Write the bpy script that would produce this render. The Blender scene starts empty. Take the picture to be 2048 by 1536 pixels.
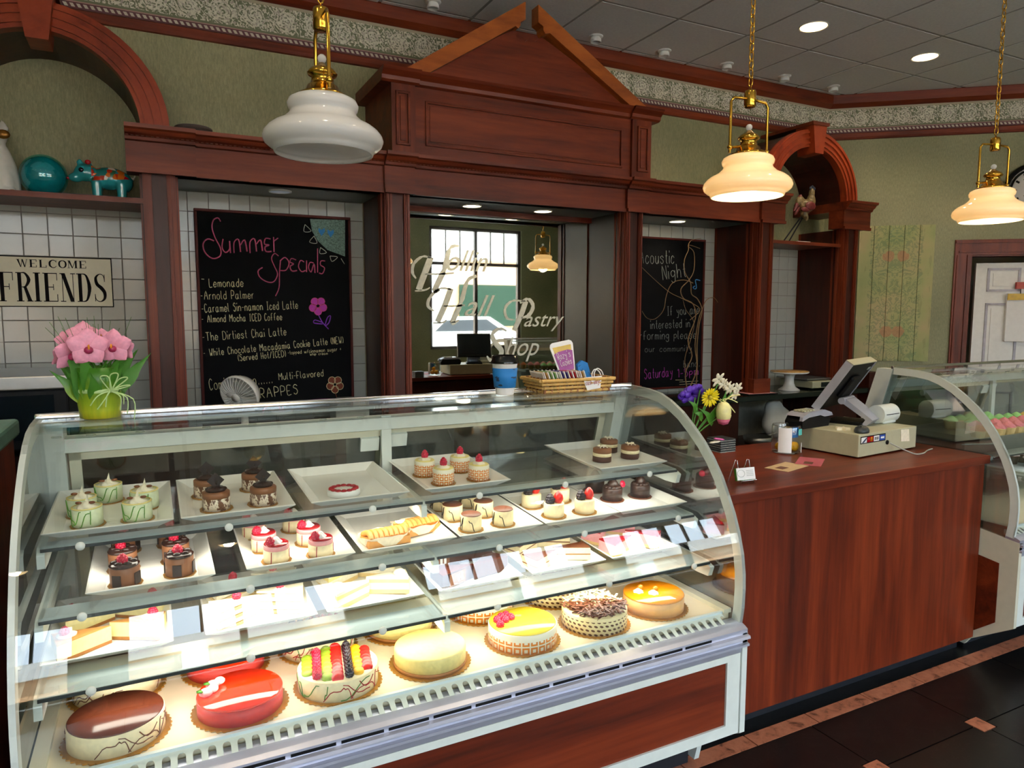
import bpy, bmesh, math, random
from mathutils import Vector, Matrix
random.seed(7)
PI = math.pi
scn = bpy.context.scene
col = scn.collection
H = 1.53                      # eye height; numbers written H+dz are heights relative to the eye

# ------------------------------------------------------------------ camera, sky, exposure
YAW, PITCH, ROLL, FPX = .47, -.0999, .0009, 1415.0
_cy, _sy, _cp, _sp = math.cos(YAW), math.sin(YAW), math.cos(PITCH), math.sin(PITCH)
_f = Vector((_sy*_cp, _cy*_cp, _sp)); _r = Vector((_cy, -_sy, 0)); _u = _r.cross(_f)
CR, CU = _r*math.cos(ROLL)+_u*math.sin(ROLL), _u*math.cos(ROLL)-_r*math.sin(ROLL)
cam = bpy.data.objects.new('camera', bpy.data.cameras.new('camera'))
col.objects.link(cam)
m = Matrix.Identity(4)
for i in range(3):
    m[i][0], m[i][1], m[i][2] = CR[i], CU[i], -_f[i]
m[2][3] = H
cam.matrix_world = m
cam.data.sensor_width = 36; cam.data.lens = FPX/2048*36
cam.data.clip_start = .05; cam.data.clip_end = 200
scn.camera = cam
vs = scn.view_settings
scn.display_settings.display_device = 'sRGB'
vs.view_transform = 'Standard'; vs.look = 'None'; vs.gamma = 1; vs.use_curve_mapping = False
vs.exposure = 0.0
SKY, LAMP_W, CASE_W = 12.5, 1.0, .85
w = bpy.data.worlds.new('sky'); scn.world = w; w.use_nodes = True
nt = w.node_tree; nt.nodes.clear()
bg = nt.nodes.new('ShaderNodeBackground'); ow = nt.nodes.new('ShaderNodeOutputWorld')
bg.inputs[0].default_value = (.72, .85, 1, 1); bg.inputs[1].default_value = SKY
nt.links.new(bg.outputs[0], ow.inputs[0])
sun = bpy.data.objects.new('sun', bpy.data.lights.new('sun', 'SUN')); col.objects.link(sun)
sun.data.energy = 80; sun.data.angle = .01; sun.data.color = (1, .97, .93)
sun.rotation_euler = Vector((-.75, -.30, -1)).to_track_quat('-Z', 'Y').to_euler()
# daylight falling in through the four shop-front windows behind the camera
BAYS = [(-2.55, -.65), (-.35, 1.55), (2.35, 4.2), (4.6, 6.5)]
YF = -3.5
for a, b in BAYS:
    l = bpy.data.objects.new('window_daylight', bpy.data.lights.new('window_daylight', 'AREA')); col.objects.link(l)
    l.data.shape = 'RECTANGLE'; l.data.size = b-a; l.data.size_y = 2.25
    l.location = ((a+b)/2, YF-.16, 1.98); l.rotation_euler = (PI/2, 0, 0)
    l.data.cycles.is_portal = True
cy = scn.cycles
cy.max_bounces = 8; cy.diffuse_bounces = 4; cy.glossy_bounces = 5; cy.transmission_bounces = 6
cy.transparent_max_bounces = 32; cy.sample_clamp_indirect = 6; cy.sample_clamp_direct = 0
cy.caustics_reflective = False; cy.caustics_refractive = False
cy.use_denoising = True
try: cy.denoiser = 'OPENIMAGEDENOISE'
except Exception: pass

# ------------------------------------------------------------------ survey helpers: a photo pixel to a point on a plane of the room
def ray(x, y):
    return CR*((x-1024)/FPX) - CU*((y-768)/FPX) + _f
def at(x, y, Y):
    d = ray(x, y); k = Y/d.y; return Vector((d.x*k, Y, d.z*k+H))
def atz(x, y, dz):
    d = ray(x, y); k = dz/d.z; return Vector((d.x*k, d.y*k, dz+H))

# ------------------------------------------------------------------ materials
def S(h):
    v = [int(h[i:i+2], 16)/255 for i in (0, 2, 4)]
    return tuple(c/12.92 if c <= .04045 else ((c+.055)/1.055)**2.4 for c in v)+(1,)
class NT:
    def __init__(s, name):
        s.m = bpy.data.materials.new(name); s.m.use_nodes = True; s.t = s.m.node_tree
        s.b = s.t.nodes['Principled BSDF']
    def n(s, t, **k):
        o = s.t.nodes.new(t)
        for a, b in k.items(): setattr(o, a, b)
        return o
    def link(s, a, b): s.t.links.new(a, b)
    def put(s, sock, v):
        if hasattr(v, 'node'): s.link(v, sock)
        else: sock.default_value = v
    def math(s, op, a, b=0, c=0):
        o = s.n('ShaderNodeMath', operation=op)
        s.put(o.inputs[0], a); s.put(o.inputs[1], b); s.put(o.inputs[2], c)
        return o.outputs[0]
    def xyz(s, obj=True):
        o = s.n('ShaderNodeTexCoord'); q = s.n('ShaderNodeSeparateXYZ'); s.link(o.outputs['Object'], q.inputs[0])
        return q.outputs[0], q.outputs[1], q.outputs[2]
    def noise(s, scale, stretch=(1, 1, 1), detail=4, rough=.55, dist=0):
        o = s.n('ShaderNodeTexCoord'); mp = s.n('ShaderNodeMapping'); mp.inputs['Scale'].default_value = stretch
        s.link(o.outputs['Object'], mp.inputs[0])
        q = s.n('ShaderNodeTexNoise'); q.inputs['Scale'].default_value = scale; q.inputs['Detail'].default_value = detail
        q.inputs['Roughness'].default_value = rough; q.inputs['Distortion'].default_value = dist
        s.link(mp.outputs[0], q.inputs['Vector']); return q.outputs[0]
    def ramp(s, f, *st):
        o = s.n('ShaderNodeValToRGB'); e = o.color_ramp.elements
        while len(e) < len(st): e.new(.5)
        for i, (p, c) in enumerate(st): e[i].position = p; e[i].color = S(c) if isinstance(c, str) else c
        s.link(f, o.inputs[0]); return o.outputs[0]
    def mix(s, f, a, b):
        o = s.n('ShaderNodeMix', data_type='RGBA'); s.put(o.inputs[0], f)
        s.put(o.inputs[6], S(a) if isinstance(a, str) else a); s.put(o.inputs[7], S(b) if isinstance(b, str) else b)
        return o.outputs[2]
    def bump(s, h, strength=.2, dist=.01):
        o = s.n('ShaderNodeBump'); o.inputs['Strength'].default_value = strength; o.inputs['Distance'].default_value = dist
        s.link(h, o.inputs['Height']); s.link(o.outputs[0], s.b.inputs['Normal'])
    def done(s, colr, rough=.5, metal=0, **k):
        s.put(s.b.inputs['Base Color'], S(colr) if isinstance(colr, str) else colr)
        s.put(s.b.inputs['Roughness'], rough); s.b.inputs['Metallic'].default_value = metal
        for a, v in k.items(): s.put(s.b.inputs[a.replace('_', ' ')], v)
        return s.m
M = {}
def pm(name, c, rough=.5, metal=0, var=.12, vs_=30, **k):
    """plain material with a little procedural variation"""
    t = NT(name); n = t.noise(vs_, detail=3)
    c0 = S(c); lo = tuple(x*(1-var) for x in c0[:3])+(1,); hi = tuple(min(1, x*(1+var)) for x in c0[:3])+(1,)
    M[name] = t.done(t.ramp(n, (.3, lo), (.7, hi)), rough, metal, **k); return M[name]
def wood(name, a, b, c, stretch, rough=.42):
    t = NT(name)
    n1 = t.noise(1.0, stretch, 6, .6, .6); n2 = t.noise(1.0, tuple(x*5 for x in stretch), 3, .6)
    f = t.math('ADD', t.math('MULTIPLY', n1, .75), t.math('MULTIPLY', n2, .25))
    t.bump(n2, .05, .002)
    M[name] = t.done(t.ramp(f, (.33, a), (.5, b), (.68, c)), rough, 0, Coat_Weight=.06, Coat_Roughness=.25, Specular_IOR_Level=.28)
wood('cherry_v', '45180c', '702c16', '8a3c1e', (9, 9, .8))
wood('cherry_h', '45180c', '6e2b15', '873b1e', (.8, 9, 9))
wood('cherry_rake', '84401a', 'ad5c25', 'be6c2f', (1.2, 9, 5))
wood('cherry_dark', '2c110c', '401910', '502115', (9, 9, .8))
wood('cherry_arch', '6a220e', '92371a', 'a84620', (3, 9, 3))
wood('panel_red_v', '43170b', '6c2812', '8b3a1b', (11, 11, .7), .4)
wood('panel_red_h', '43170b', '672611', '82361a', (.7, 11, 11), .38)
pm('soffit', '59605c', .35, var=.05)
pm('jamb', '63605e', .4, var=.08, vs_=3)
pm('white_frame', 'dfe6e0', .35, var=.03)
pm('cream_frame', 'd8d5bf', .4, var=.03)
pm('silver', 'c3c6d6', .3, .55, var=.03)
pm('ledge', 'd9e6ea', .35, 0, var=.03)
pm('chrome', 'e8e8ea', .12, 1, var=.02)
pm('steel', 'a9acac', .3, .9, var=.05)
pm('dark_edge', '2c3336', .4)
pm('black', '0a0b0d', .5, Specular_IOR_Level=.2)
pm('black_gloss', '0b0c0e', .15)
pm('kick', '141a22', .5)
pm('white', 'f2f2ee', .5, var=.03)
pm('platter', 'f4f1ea', .18, var=.02)
pm('paper', 'f6f6f4', .7, var=.02)
pm('granite', '16221d', .12, var=.35, vs_=160)
pm('green_top', '5f8f7c', .3, var=.1)
pm('brass', 'd2a13e', .16, 1, var=.05)
pm('porcelain', 'eceae4', .15, var=.04)
pm('gold_card', 'b8863a', .35, .55, var=.1)
pm('slate', '0b0c0f', .8, var=.25, vs_=6, Specular_IOR_Level=.12)
pm('board_frame', '4c150d', .5, Specular_IOR_Level=.2)
pm('deck', 'efe2c6', .4, var=.02)
pm('grey_tile', 'a7a89e', .3)
pm('chalk_pink', 'c9577c', .9, var=.3, vs_=300)
pm('chalk_white', 'd6d9c6', .9, var=.3, vs_=300)
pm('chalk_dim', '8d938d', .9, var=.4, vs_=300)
pm('chalk_magenta', 'b43aa8', .9, var=.3, vs_=300)
pm('chalk_blue', '3a86c8', .9, var=.3, vs_=300)
pm('chalk_purple', '8a3cc8', .9, var=.3, vs_=300)
pm('chalk_cream', 'e6dcae', .9, var=.3, vs_=300)
pm('chalk_brown', '7a3a24', .9, var=.3, vs_=300)
def glass(name, tint, extra=0.0, rough=0.0, ior=1.5):
    t = NT(name); t.t.nodes.remove(t.b)
    tr = t.n('ShaderNodeBsdfTransparent'); tr.inputs[0].default_value = tint
    gl = t.n('ShaderNodeBsdfGlossy'); gl.inputs[0].default_value = (1, 1, 1, 1); gl.inputs['Roughness'].default_value = rough
    fr = t.n('ShaderNodeFresnel'); fr.inputs[0].default_value = ior
    g = t.n('ShaderNodeNewGeometry')          # ior inverted by Blender on back faces; use the facing-side value on both
    mx = t.n('ShaderNodeMixShader')
    lw = t.n('ShaderNodeLayerWeight'); lw.inputs[0].default_value = .5
    # Schlick: F0 + (1-F0)*(1-cos)^5, with cos = 1-facing
    f5 = t.math('POWER', lw.outputs['Facing'], 5.0)
    f0 = ((ior-1)/(ior+1))**2+extra
    fac = t.math('ADD', t.math('MULTIPLY', f5, 1-f0), f0)
    t.link(fac, mx.inputs[0]); t.link(tr.outputs[0], mx.inputs[1]); t.link(gl.outputs[0], mx.inputs[2])
    t.t.nodes.remove(fr); t.t.nodes.remove(g)
    t.link(mx.outputs[0], t.t.nodes['Material Output'].inputs[0]); M[name] = t.m
glass('glass', (.97, .99, .975, 1)); glass('glass_shelf', (.965, .985, .99, 1), .01)
glass('glass_end', (.62, .68, .66, 1), .22); glass('glass_jar', (.93, .95, .94, 1), .03); glass('pane', (.96, .97, .97, 1))
glass('glass_orb', (.25, .85, .88, 1), .06); glass('glass_door', (.70, .74, .72, 1), .03); glass('lid_clear', (.75, .8, .78, 1), .08)
t = NT('mirror'); t.b.inputs['Specular IOR Level'].default_value = .5
M['mirror'] = t.done(t.ramp(t.noise(4), (.3, 'd5d8cf'), (.7, 'e0e2da')), .015, 1)
def emis(name, c, st, base=None):
    t = NT(name); t.put(t.b.inputs['Emission Color'], S(c)); t.b.inputs['Emission Strength'].default_value = st
    M[name] = t.done(base or c, .4)
emis('lamp_warm', 'ffdca0', 9); emis('lamp_niche', 'ffe9c4', 12); emis('lamp_off_glow', 'cfd8e0', .15)  # the unlit lens is given a faint glow of its own
emis('tube_light', 'fff4dc', 1.2)
def opal(name, c, em, k):
    t = NT(name); t.put(t.b.inputs['Emission Color'], S('ffd898')); t.b.inputs['Emission Strength'].default_value = em
    t.done(c, .12, 0, Coat_Weight=.5); tl = t.n('ShaderNodeBsdfTranslucent'); tl.inputs[0].default_value = S(c); mx = t.n('ShaderNodeMixShader'); mx.inputs[0].default_value = k
    t.link(t.b.outputs[0], mx.inputs[1]); t.link(tl.outputs[0], mx.inputs[2]); t.link(mx.outputs[0], t.t.nodes['Material Output'].inputs[0]); M[name] = t.m
opal('opal_lit', 'f6ead2', .3, .3); opal('opal', 'fafafa', 0, .5)
# ceramic wall tile, wallpaper, border
t = NT('wall_tile'); M['wall_tile'] = t.done(t.ramp(t.noise(3), (.3, 'a8aca6'), (.7, 'b4b7b0')), .16)
pm('grout', '86817a', .8)
t = NT('wallpaper'); n = t.noise(1, (150, 150, 34), 4, .75); n2 = t.noise(1.1, (1, 1, 1), 2)
f = t.math('ADD', t.math('MULTIPLY', n, .6), t.math('MULTIPLY', n2, .4))
t.bump(n, .12, .002); M['wallpaper'] = t.done(t.ramp(f, (.33, '6f7554'), (.5, '8c8c67'), (.66, 'a8a37c')), .55)
def border():
    t = NT('border_print'); x, y, z = t.xyz()
    nz = t.noise(34, detail=3); nb = t.noise(75, detail=4)
    P = .172
    u = t.math('SUBTRACT', t.math('FRACT', t.math('DIVIDE', x, P)), .5)
    um = t.math('MULTIPLY', u, P)
    def ring(du, zc, r):
        dx = t.math('SUBTRACT', um, du); dz = t.math('SUBTRACT', z, zc)
        d = t.math('SQRT', t.math('ADD', t.math('MULTIPLY', dx, dx), t.math('MULTIPLY', dz, dz)))
        a = t.math('ARCTAN2', dz, dx)
        ph = t.math('ADD', t.math('MULTIPLY', d, 330), t.math('ADD', t.math('MULTIPLY', nz, 13), t.math('MULTIPLY', a, 2)))
        s_ = t.math('GREATER_THAN', t.math('SINE', ph), -.25)
        return t.math('MULTIPLY', s_, t.math('LESS_THAN', t.math('ADD', d, t.math('MULTIPLY', t.math('SINE', t.math('MULTIPLY', a, 7)), .004)), r))
    m1 = ring(0, .120, .062)
    # leaf sprays above and below the roses
    ph = t.math('ADD', t.math('MULTIPLY', um, 170), t.math('ADD', t.math('MULTIPLY', z, 120), t.math('MULTIPLY', nz, 26)))
    sp = t.math('GREATER_THAN', t.math('SINE', ph), .0)
    m2 = t.math('MAXIMUM', m1, sp)
    m2 = t.math('MULTIPLY', m2, t.math('GREATER_THAN', z, .052))
    tone = t.ramp(nb, (.35, 'b3a69a'), (.5, 'e0dcc8'), (.7, 'f2eedd'))
    body = t.mix(m2, '6f7454', tone)
    # stripe of slanted beads at the foot
    sl = t.math('FRACT', t.math('DIVIDE', t.math('ADD', x, t.math('MULTIPLY', z, .55)), .0305))
    bead = t.math('MULTIPLY', t.math('GREATER_THAN', sl, .45), t.math('MULTIPLY', t.math('GREATER_THAN', z, .010), t.math('LESS_THAN', z, .028)))
    foot = t.mix(bead, '5a2b33', 'cfc6b4')
    edge = t.math('MULTIPLY', t.math('GREATER_THAN', z, .034), t.math('LESS_THAN', z, .04))
    foot = t.mix(edge, foot, 'b08a80')
    c = t.mix(t.math('GREATER_THAN', z, .040), foot, body)
    top = t.math('GREATER_THAN', z, .196)
    M['border_print'] = t.done(t.mix(top, c, 'b4a88c'), .6)
border()
t = NT('ceiling_panel'); n = t.noise(60, detail=5); t.bump(n, .3, .002)
M['ceiling_panel'] = t.done(t.ramp(n, (.3, 'e2e2e0'), (.7, 'ecece9')), .9)
pm('ceiling_grid', '9b9a94', .6)
t = NT('floor_black'); n = t.noise(3.2, detail=8, rough=.7, dist=1.6)
vein = t.math('LESS_THAN', t.math('ABSOLUTE', t.math('SUBTRACT', n, .5)), .006)
M['floor_black'] = t.done(t.mix(t.math('MULTIPLY', vein, .14), '0b0b0c', '54483f'), .3)
t = NT('floor_pink'); n = t.noise(22, detail=8, rough=.7, dist=.6)
M['floor_pink'] = t.done(t.ramp(n, (.34, '5a372a'), (.46, 'a9694f'), (.7, 'bd7e62')), .35)
pm('floor_grout', '171412', .8)

# ------------------------------------------------------------------ mesh builder
ORG = {}
class MB:
    def __init__(s): s.v = []; s.f = []; s.sm = []
    def add(s, vs_, fs, smooth=False, mt=None):
        b = len(s.v)
        s.v += [tuple(mt @ Vector(p)) if mt else tuple(p) for p in vs_]
        s.f += [tuple(i+b for i in f) for f in fs]; s.sm += [smooth]*len(fs); return s
    def box(s, x0, x1, y0, y1, z0, z1, mt=None):
        if x0 > x1: x0, x1 = x1, x0
        if y0 > y1: y0, y1 = y1, y0
        if z0 > z1: z0, z1 = z1, z0
        v = [(x, y, z) for x in (x0, x1) for y in (y0, y1) for z in (z0, z1)]
        return s.add(v, [(0, 1, 3, 2), (4, 6, 7, 5), (0, 4, 5, 1), (2, 3, 7, 6), (0, 2, 6, 4), (1, 5, 7, 3)], False, mt)
    def prism(s, pts, ax, a, b, smooth=False, mt=None):
        n = len(pts)
        ar = sum(pts[i][0]*pts[(i+1) % n][1]-pts[(i+1) % n][0]*pts[i][1] for i in range(n))
        if (ar < 0) != (ax == 'y'): pts = pts[::-1]
        if a > b: a, b = b, a
        def P(p, t_): return {'x': (t_, p[0], p[1]), 'y': (p[0], t_, p[1]), 'z': (p[0], p[1], t_)}[ax]
        v = [P(p, a) for p in pts]+[P(p, b) for p in pts]
        s.add(v, [(i, (i+1) % n, (i+1) % n+n, i+n) for i in range(n)], smooth, mt)
        return s.add(v, [tuple(range(n))[::-1], tuple(range(n, 2*n))], False, mt)
    def sheet(s, prof, x0, x1, th, mt=None):
        """curved sheet: profile (y,z) swept along x with a thickness"""
        n = len(prof); out = []
        for i in range(n):
            a, b = prof[max(0, i-1)], prof[min(n-1, i+1)]
            d = Vector((b[0]-a[0], b[1]-a[1])).normalized(); nn = Vector((d.y, -d.x))
            out.append((prof[i][0]-nn.x*th, prof[i][1]-nn.y*th))
        v = [(x, p[0], p[1]) for x in (x0, x1) for q in (prof, out) for p in q]
        f = []
        for i in range(n-1):
            f += [(i, i+1, 2*n+i+1, 2*n+i), (n+i+1, n+i, 3*n+i, 3*n+i+1), (i+1, i, n+i, n+i+1), (2*n+i, 2*n+i+1, 3*n+i+1, 3*n+i)]
        f += [(0, 2*n, 3*n, n), (n-1, 2*n-1, 4*n-1, 3*n-1)]
        return s.add(v, f, False, mt)
    def lathe(s, prof, c=(0, 0, 0), n=20, cap=True, mt=None, sx=1, sy=1):
        v = []; f = []; k = len(prof)
        for i in range(n):
            a = 2*PI*i/n
            for r, z in prof: v.append((c[0]+r*sx*math.cos(a), c[1]+r*sy*math.sin(a), c[2]+z))
        for i in range(n):
            j = (i+1) % n
            for q in range(k-1): f.append((i*k+q, j*k+q, j*k+q+1, i*k+q+1))
        s.add(v, f, True, mt)
        if cap:
            for q in (0, k-1):
                if prof[q][0] > 1e-5:
                    fc = tuple(i*k+q for i in range(n)); s.add(v, [fc if q else fc[::-1]], False, mt)
        return s
    def tube(s, path, r, n=6, mt=None):
        path = [Vector(p) for p in path]; k = len(path); v = []; f = []
        rr = r if isinstance(r, (list, tuple)) else [r]*k
        up = None
        for i, p in enumerate(path):
            d = (path[min(k-1, i+1)]-path[max(0, i-1)])
            if d.length < 1e-9: d = Vector((0, 0, 1))
            d.normalize()
            if up is None: up = d.orthogonal().normalized()
            a = (up-d*up.dot(d)); a = a.normalized() if a.length > 1e-6 else d.orthogonal().normalized()
            up = a; b = d.cross(a)
            for j in range(n):
                t_ = 2*PI*j/n; v.append(tuple(p+a*(rr[i]*math.cos(t_))+b*(rr[i]*math.sin(t_))))
        for i in range(k-1):
            for j in range(n): f.append((i*n+j, i*n+(j+1) % n, (i+1)*n+(j+1) % n, (i+1)*n+j))
        s.add(v, f, True, mt); return s.add(v, [tuple(range(n))[::-1], tuple(range((k-1)*n, k*n))], False, mt)
    def ball(s, c, r, n=12, mt=None):
        if not isinstance(r, (tuple, list)): r = (r, r, r)
        h = max(4, n//2)
        prof = [(math.sin(PI*i/h), -math.cos(PI*i/h)) for i in range(h+1)]; prof[0] = (0, -1); prof[-1] = (0, 1)
        v = []; f = []; k = h+1
        for i in range(n):
            a = 2*PI*i/n
            for q, z in prof: v.append((c[0]+q*r[0]*math.cos(a), c[1]+q*r[1]*math.sin(a), c[2]+z*r[2]))
        for i in range(n):
            j = (i+1) % n
            for q in range(k-1):
                if q == 0: f.append((i*k, j*k+1, i*k+1))
                elif q == k-2: f.append((i*k+q, j*k+q, i*k+q+1))
                else: f.append((i*k+q, j*k+q, j*k+q+1, i*k+q+1))
        return s.add(v, f, True, mt)
    def ribbon(s, pts, wd, th, P):
        """flat stroke of varying width; P maps (u,v,depth) to space"""
        pts = [Vector(p) for p in pts]; k = len(pts); L = []
        for i, p in enumerate(pts):
            d = (pts[min(k-1, i+1)]-pts[max(0, i-1)]).normalized(); nn = Vector((-d.y, d.x)); h = (wd[i] if isinstance(wd, (list, tuple)) else wd)/2
            L.append((p+nn*h, p-nn*h))
        v = []
        for dd in (0, th):
            for a, b in L: v += [P(a.x, a.y, dd), P(b.x, b.y, dd)]
        f = []; o = 2*k
        for i in range(k-1):
            a = 2*i; f += [(a, a+1, a+3, a+2), (o+a, o+a+2, o+a+3, o+a+1), (a, a+2, o+a+2, o+a), (a+1, o+a+1, o+a+3, a+3)]
        f += [(0, o, o+1, 1), (2*k-2, 2*k-1, o+2*k-1, o+2*k-2)]
        return s.add(v, f)
    def build(s, name, mat, parent=None, local=False, bevel=0, remesh=0, loc=None, fix=False):
        me = bpy.data.meshes.new(name)
        o_ = Vector((0, 0, 0)) if local else (ORG.get(parent.as_pointer(), Vector()) if parent else Vector(loc or (0, 0, 0)))
        me.from_pydata([tuple(Vector(p)-o_) for p in s.v], [], s.f); me.polygons.foreach_set('use_smooth', s.sm)
        if fix:
            bm = bmesh.new(); bm.from_mesh(me); bmesh.ops.recalc_face_normals(bm, faces=bm.faces); bm.to_mesh(me); bm.free()
        me.materials.append(M[mat] if isinstance(mat, str) else mat); me.update()
        ob = bpy.data.objects.new(name, me); col.objects.link(ob)
        if parent:
            ob.parent = parent; ORG[ob.as_pointer()] = ORG.get(parent.as_pointer(), Vector())
        else:
            ob.location = o_; ORG[ob.as_pointer()] = o_.copy()
        if remesh:
            md = ob.modifiers.new('r', 'REMESH'); md.mode = 'VOXEL'; md.voxel_size = remesh; md.use_smooth_shade = True
            ms = ob.modifiers.new('s', 'SMOOTH'); ms.iterations = 4; ms.factor = .6
        if bevel:
            md = ob.modifiers.new('b', 'BEVEL'); md.width = bevel; md.segments = 2; md.limit_method = 'ANGLE'; md.harden_normals = False
        return ob
def tag(o, label=None, cat=None, group=None, kind=None):
    for k, v in (('label', label), ('category', cat), ('group', group), ('kind', kind)):
        if v: o[k] = v
    return o
def thing(name, label, cat, loc=(0, 0, 0), rz=0, group=None, kind=None):
    o = bpy.data.objects.new(name, None); col.objects.link(o); o.location = loc; o.rotation_euler = (0, 0, rz)
    o.empty_display_size = .05; ORG[o.as_pointer()] = Vector(loc); return tag(o, label, cat, group, kind)
def struct(name, loc=(0, 0, 0), rz=0): return thing(name, None, None, loc, rz, None, 'structure')
def dup(root, loc, label=None, rz=None, group=None):
    def cp(o, par):
        c = o.copy(); col.objects.link(c)
        if par: c.parent = par
        for ch in o.children: cp(ch, c)
        return c
    r = cp(root, None); r.location = loc; ORG[r.as_pointer()] = Vector(loc)
    if rz is not None: r.rotation_euler = (root.rotation_euler[0], root.rotation_euler[1], rz)
    if label: r['label'] = label
    if group: r['group'] = group
    return r
def catmull(pts, n=4):
    pts = [Vector(p) for p in pts]
    if len(pts) < 3: return pts
    out = []
    for i in range(len(pts)-1):
        p0, p1, p2, p3 = pts[max(0, i-1)], pts[i], pts[i+1], pts[min(len(pts)-1, i+2)]
        for j in range(n):
            t_ = j/n
            out.append(.5*((2*p1)+(p2-p0)*t_+(2*p0-5*p1+4*p2-p3)*t_*t_+(3*p1-p0-3*p2+p3)*t_**3))
    return out+[pts[-1]]
# ------------------------------------------------------------------ writing
GL = dict(zip('abcdefghiklmnoprstuvwyz', [
 '46 26 14 13 22 32 44|46 43 52', '19 12|15 26 36 45 43 32 22 13', '45 36 26 14 13 22 32 43', '45 36 26 14 13 22 32 43|49 42',
 '14 44 45 36 26 14 13 22 32 43', '49 39 28 22|15 35', '45 36 26 15 14 23 33 44|46 41 30 20 11', '19 12|14 26 36 45 42', '16 12|18 19',
 '19 12|45 14 42', '19 13 22', '16 12|15 26 35 32|35 46 55 52', '16 12|14 26 36 45 42', '26 15 13 22 32 43 45 36 26', '16 10|15 26 36 45 44 33 23 14',
 '16 12|14 26 36', '45 36 26 15 34 43 32 22 13', '29 23 32|16 36', '16 13 22 32 44|46 42', '16 22 46', '16 22 35 42 56', '16 24 34|46 30 10', '16 46 12 42']))
GL.update(dict(zip('ACDEFHILMNPSTWRO15-()/.+\'N', [
 '12 39 52|25 45', '48 39 29 17 14 22 32 43', '19 12|19 39 57 54 32 12', '49 19 12 42|15 35', '49 19 12|15 35', '19 12|49 42|15 45', '19 39|29 22|12 32',
 '19 12 42', '12 19 35 59 52', '12 19 42 49', '12 19 39 48 46 35 15', '48 39 29 17 36 44 32 22 13', '19 59|39 32', '19 22 35 42 59', '12 19 39 48 46 35 15|25 42',
 '29 17 14 22 32 44 47 39 29', '28 39 32', '49 19 16 36 44 32 12', '15 35', '29 17 14 22', '19 27 24 12', '12 49', '22 23', '15 45|37 33', '29 28', '12 19 42 49'])))
def write(mb, text, p0, p1, h, r, P, smooth=3):
    """stroke lettering from p0 to p1 (plane coordinates), cap height h"""
    x = 0; st = []
    for ch in text:
        if ch == ' ': x += 4.4; continue
        g = GL.get(ch) or GL.get(ch.lower()) or '29 24|22 23'; mx = 0
        for s_ in g.split('|'):
            q = [(int(a[0]), int(a[1])) for a in s_.split()]; mx = max(mx, max(a[0] for a in q)); st.append([(x+a[0]-1, a[1]-2) for a in q])
        x += mx+.95
    W = x-.95; d = Vector(p1)-Vector(p0); L = d.length; ux = d/L; uy = Vector((-ux.y, ux.x)); kx = L/W; ky = h/7
    for s_ in st:
        pts = [Vector(p0)+ux*(a*kx)+uy*(b*ky) for a, b in s_]
        jit = kx*.12
        pts = [p+Vector((random.uniform(-jit, jit), random.uniform(-jit, jit))) for p in pts]
        if len(pts) > 2 and smooth: pts = catmull(pts, smooth)
        mb.tube([P(p.x, p.y) for p in pts], r, 4)
def text(name, body, size, mat, parent, mtx, shear=0, ext=.001, width=None, off=0):
    cu = bpy.data.curves.new('t', 'FONT'); cu.body = body; cu.size = size; cu.shear = shear; cu.extrude = ext; cu.offset = off; cu.resolution_u = 3
    o = bpy.data.objects.new('t', cu); col.objects.link(o); bpy.context.view_layer.update()
    me = bpy.data.meshes.new_from_object(o.evaluated_get(bpy.context.evaluated_depsgraph_get())); bpy.data.objects.remove(o)
    if width:
        xs = [v.co.x for v in me.vertices]; k = width/(max(xs)-min(xs)); x0 = min(xs)
        for v in me.vertices: v.co.x = (v.co.x-x0)*k
    me.transform(mtx); me.materials.clear(); me.materials.append(M[mat]); me.name = name
    ob = bpy.data.objects.new(name, me); col.objects.link(ob)
    if parent: ob.parent = parent
    return ob
def upright(loc, rz=0):     # text plane standing up, facing -y
    return Matrix.Translation(loc) @ Matrix.Rotation(rz, 4, 'Z') @ Matrix.Rotation(PI/2, 4, 'X')
# ================================================================== ROOM
YW, ZC = 4.47, H+1.891
CX, CDX, CDY = 5.40, .774, -.634      # corner of the back wall and direction of the angled wall
XL_, XR_ = -3.0, 8.0
RZ = math.atan2(CDY, CDX)
LW = (XR_-CX)/CDX
fl = MB().box(XL_, XR_, YF, 4.9, -.06, -.008).build('floor', 'floor_grout'); tag(fl, kind='structure')
# black octagonal tiles with pink corner dots, pink border along the counters
def shared(o): return o.data
PIT = .287*2
ox, oy = 2.70-PIT*10, 1.443
mb = MB(); c = .037; h = PIT/2-.0025
NOTCH = [(-h+c, -h), (h-c, -h), (h-c, -h+c), (h, -h+c), (h, h-c), (h-c, h-c), (h-c, h), (-h+c, h), (-h+c, h-c), (-h, h-c), (-h, -h+c), (-h+c, -h+c)]
mb.prism(NOTCH, 'z', -.008, 0)
t0 = mb.build('floor_tile', 'floor_black', fl, local=True); t0.location = (0, 0, -5)
d0 = MB().box(-.0355, .0355, -.0355, .0355, -.008, .0004).build('accent_tile', 'floor_pink', fl, local=True)
first = True
for i in range(0, 19):
    for j in range(0, 9):
        x, y = ox+(i+.5)*PIT, oy-(j-.5)*PIT
        if x > XR_-.3 or x < XL_+.3 or y > 1.5 or y < YF+.3: continue
        o = t0 if first else t0.copy()
        if not first: col.objects.link(o)
        o.location = (x, y, 0)
        q = d0 if first else d0.copy()
        if not first: col.objects.link(q)
        q.location = (x-PIT/2, y-PIT/2, 0); first = False
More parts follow.
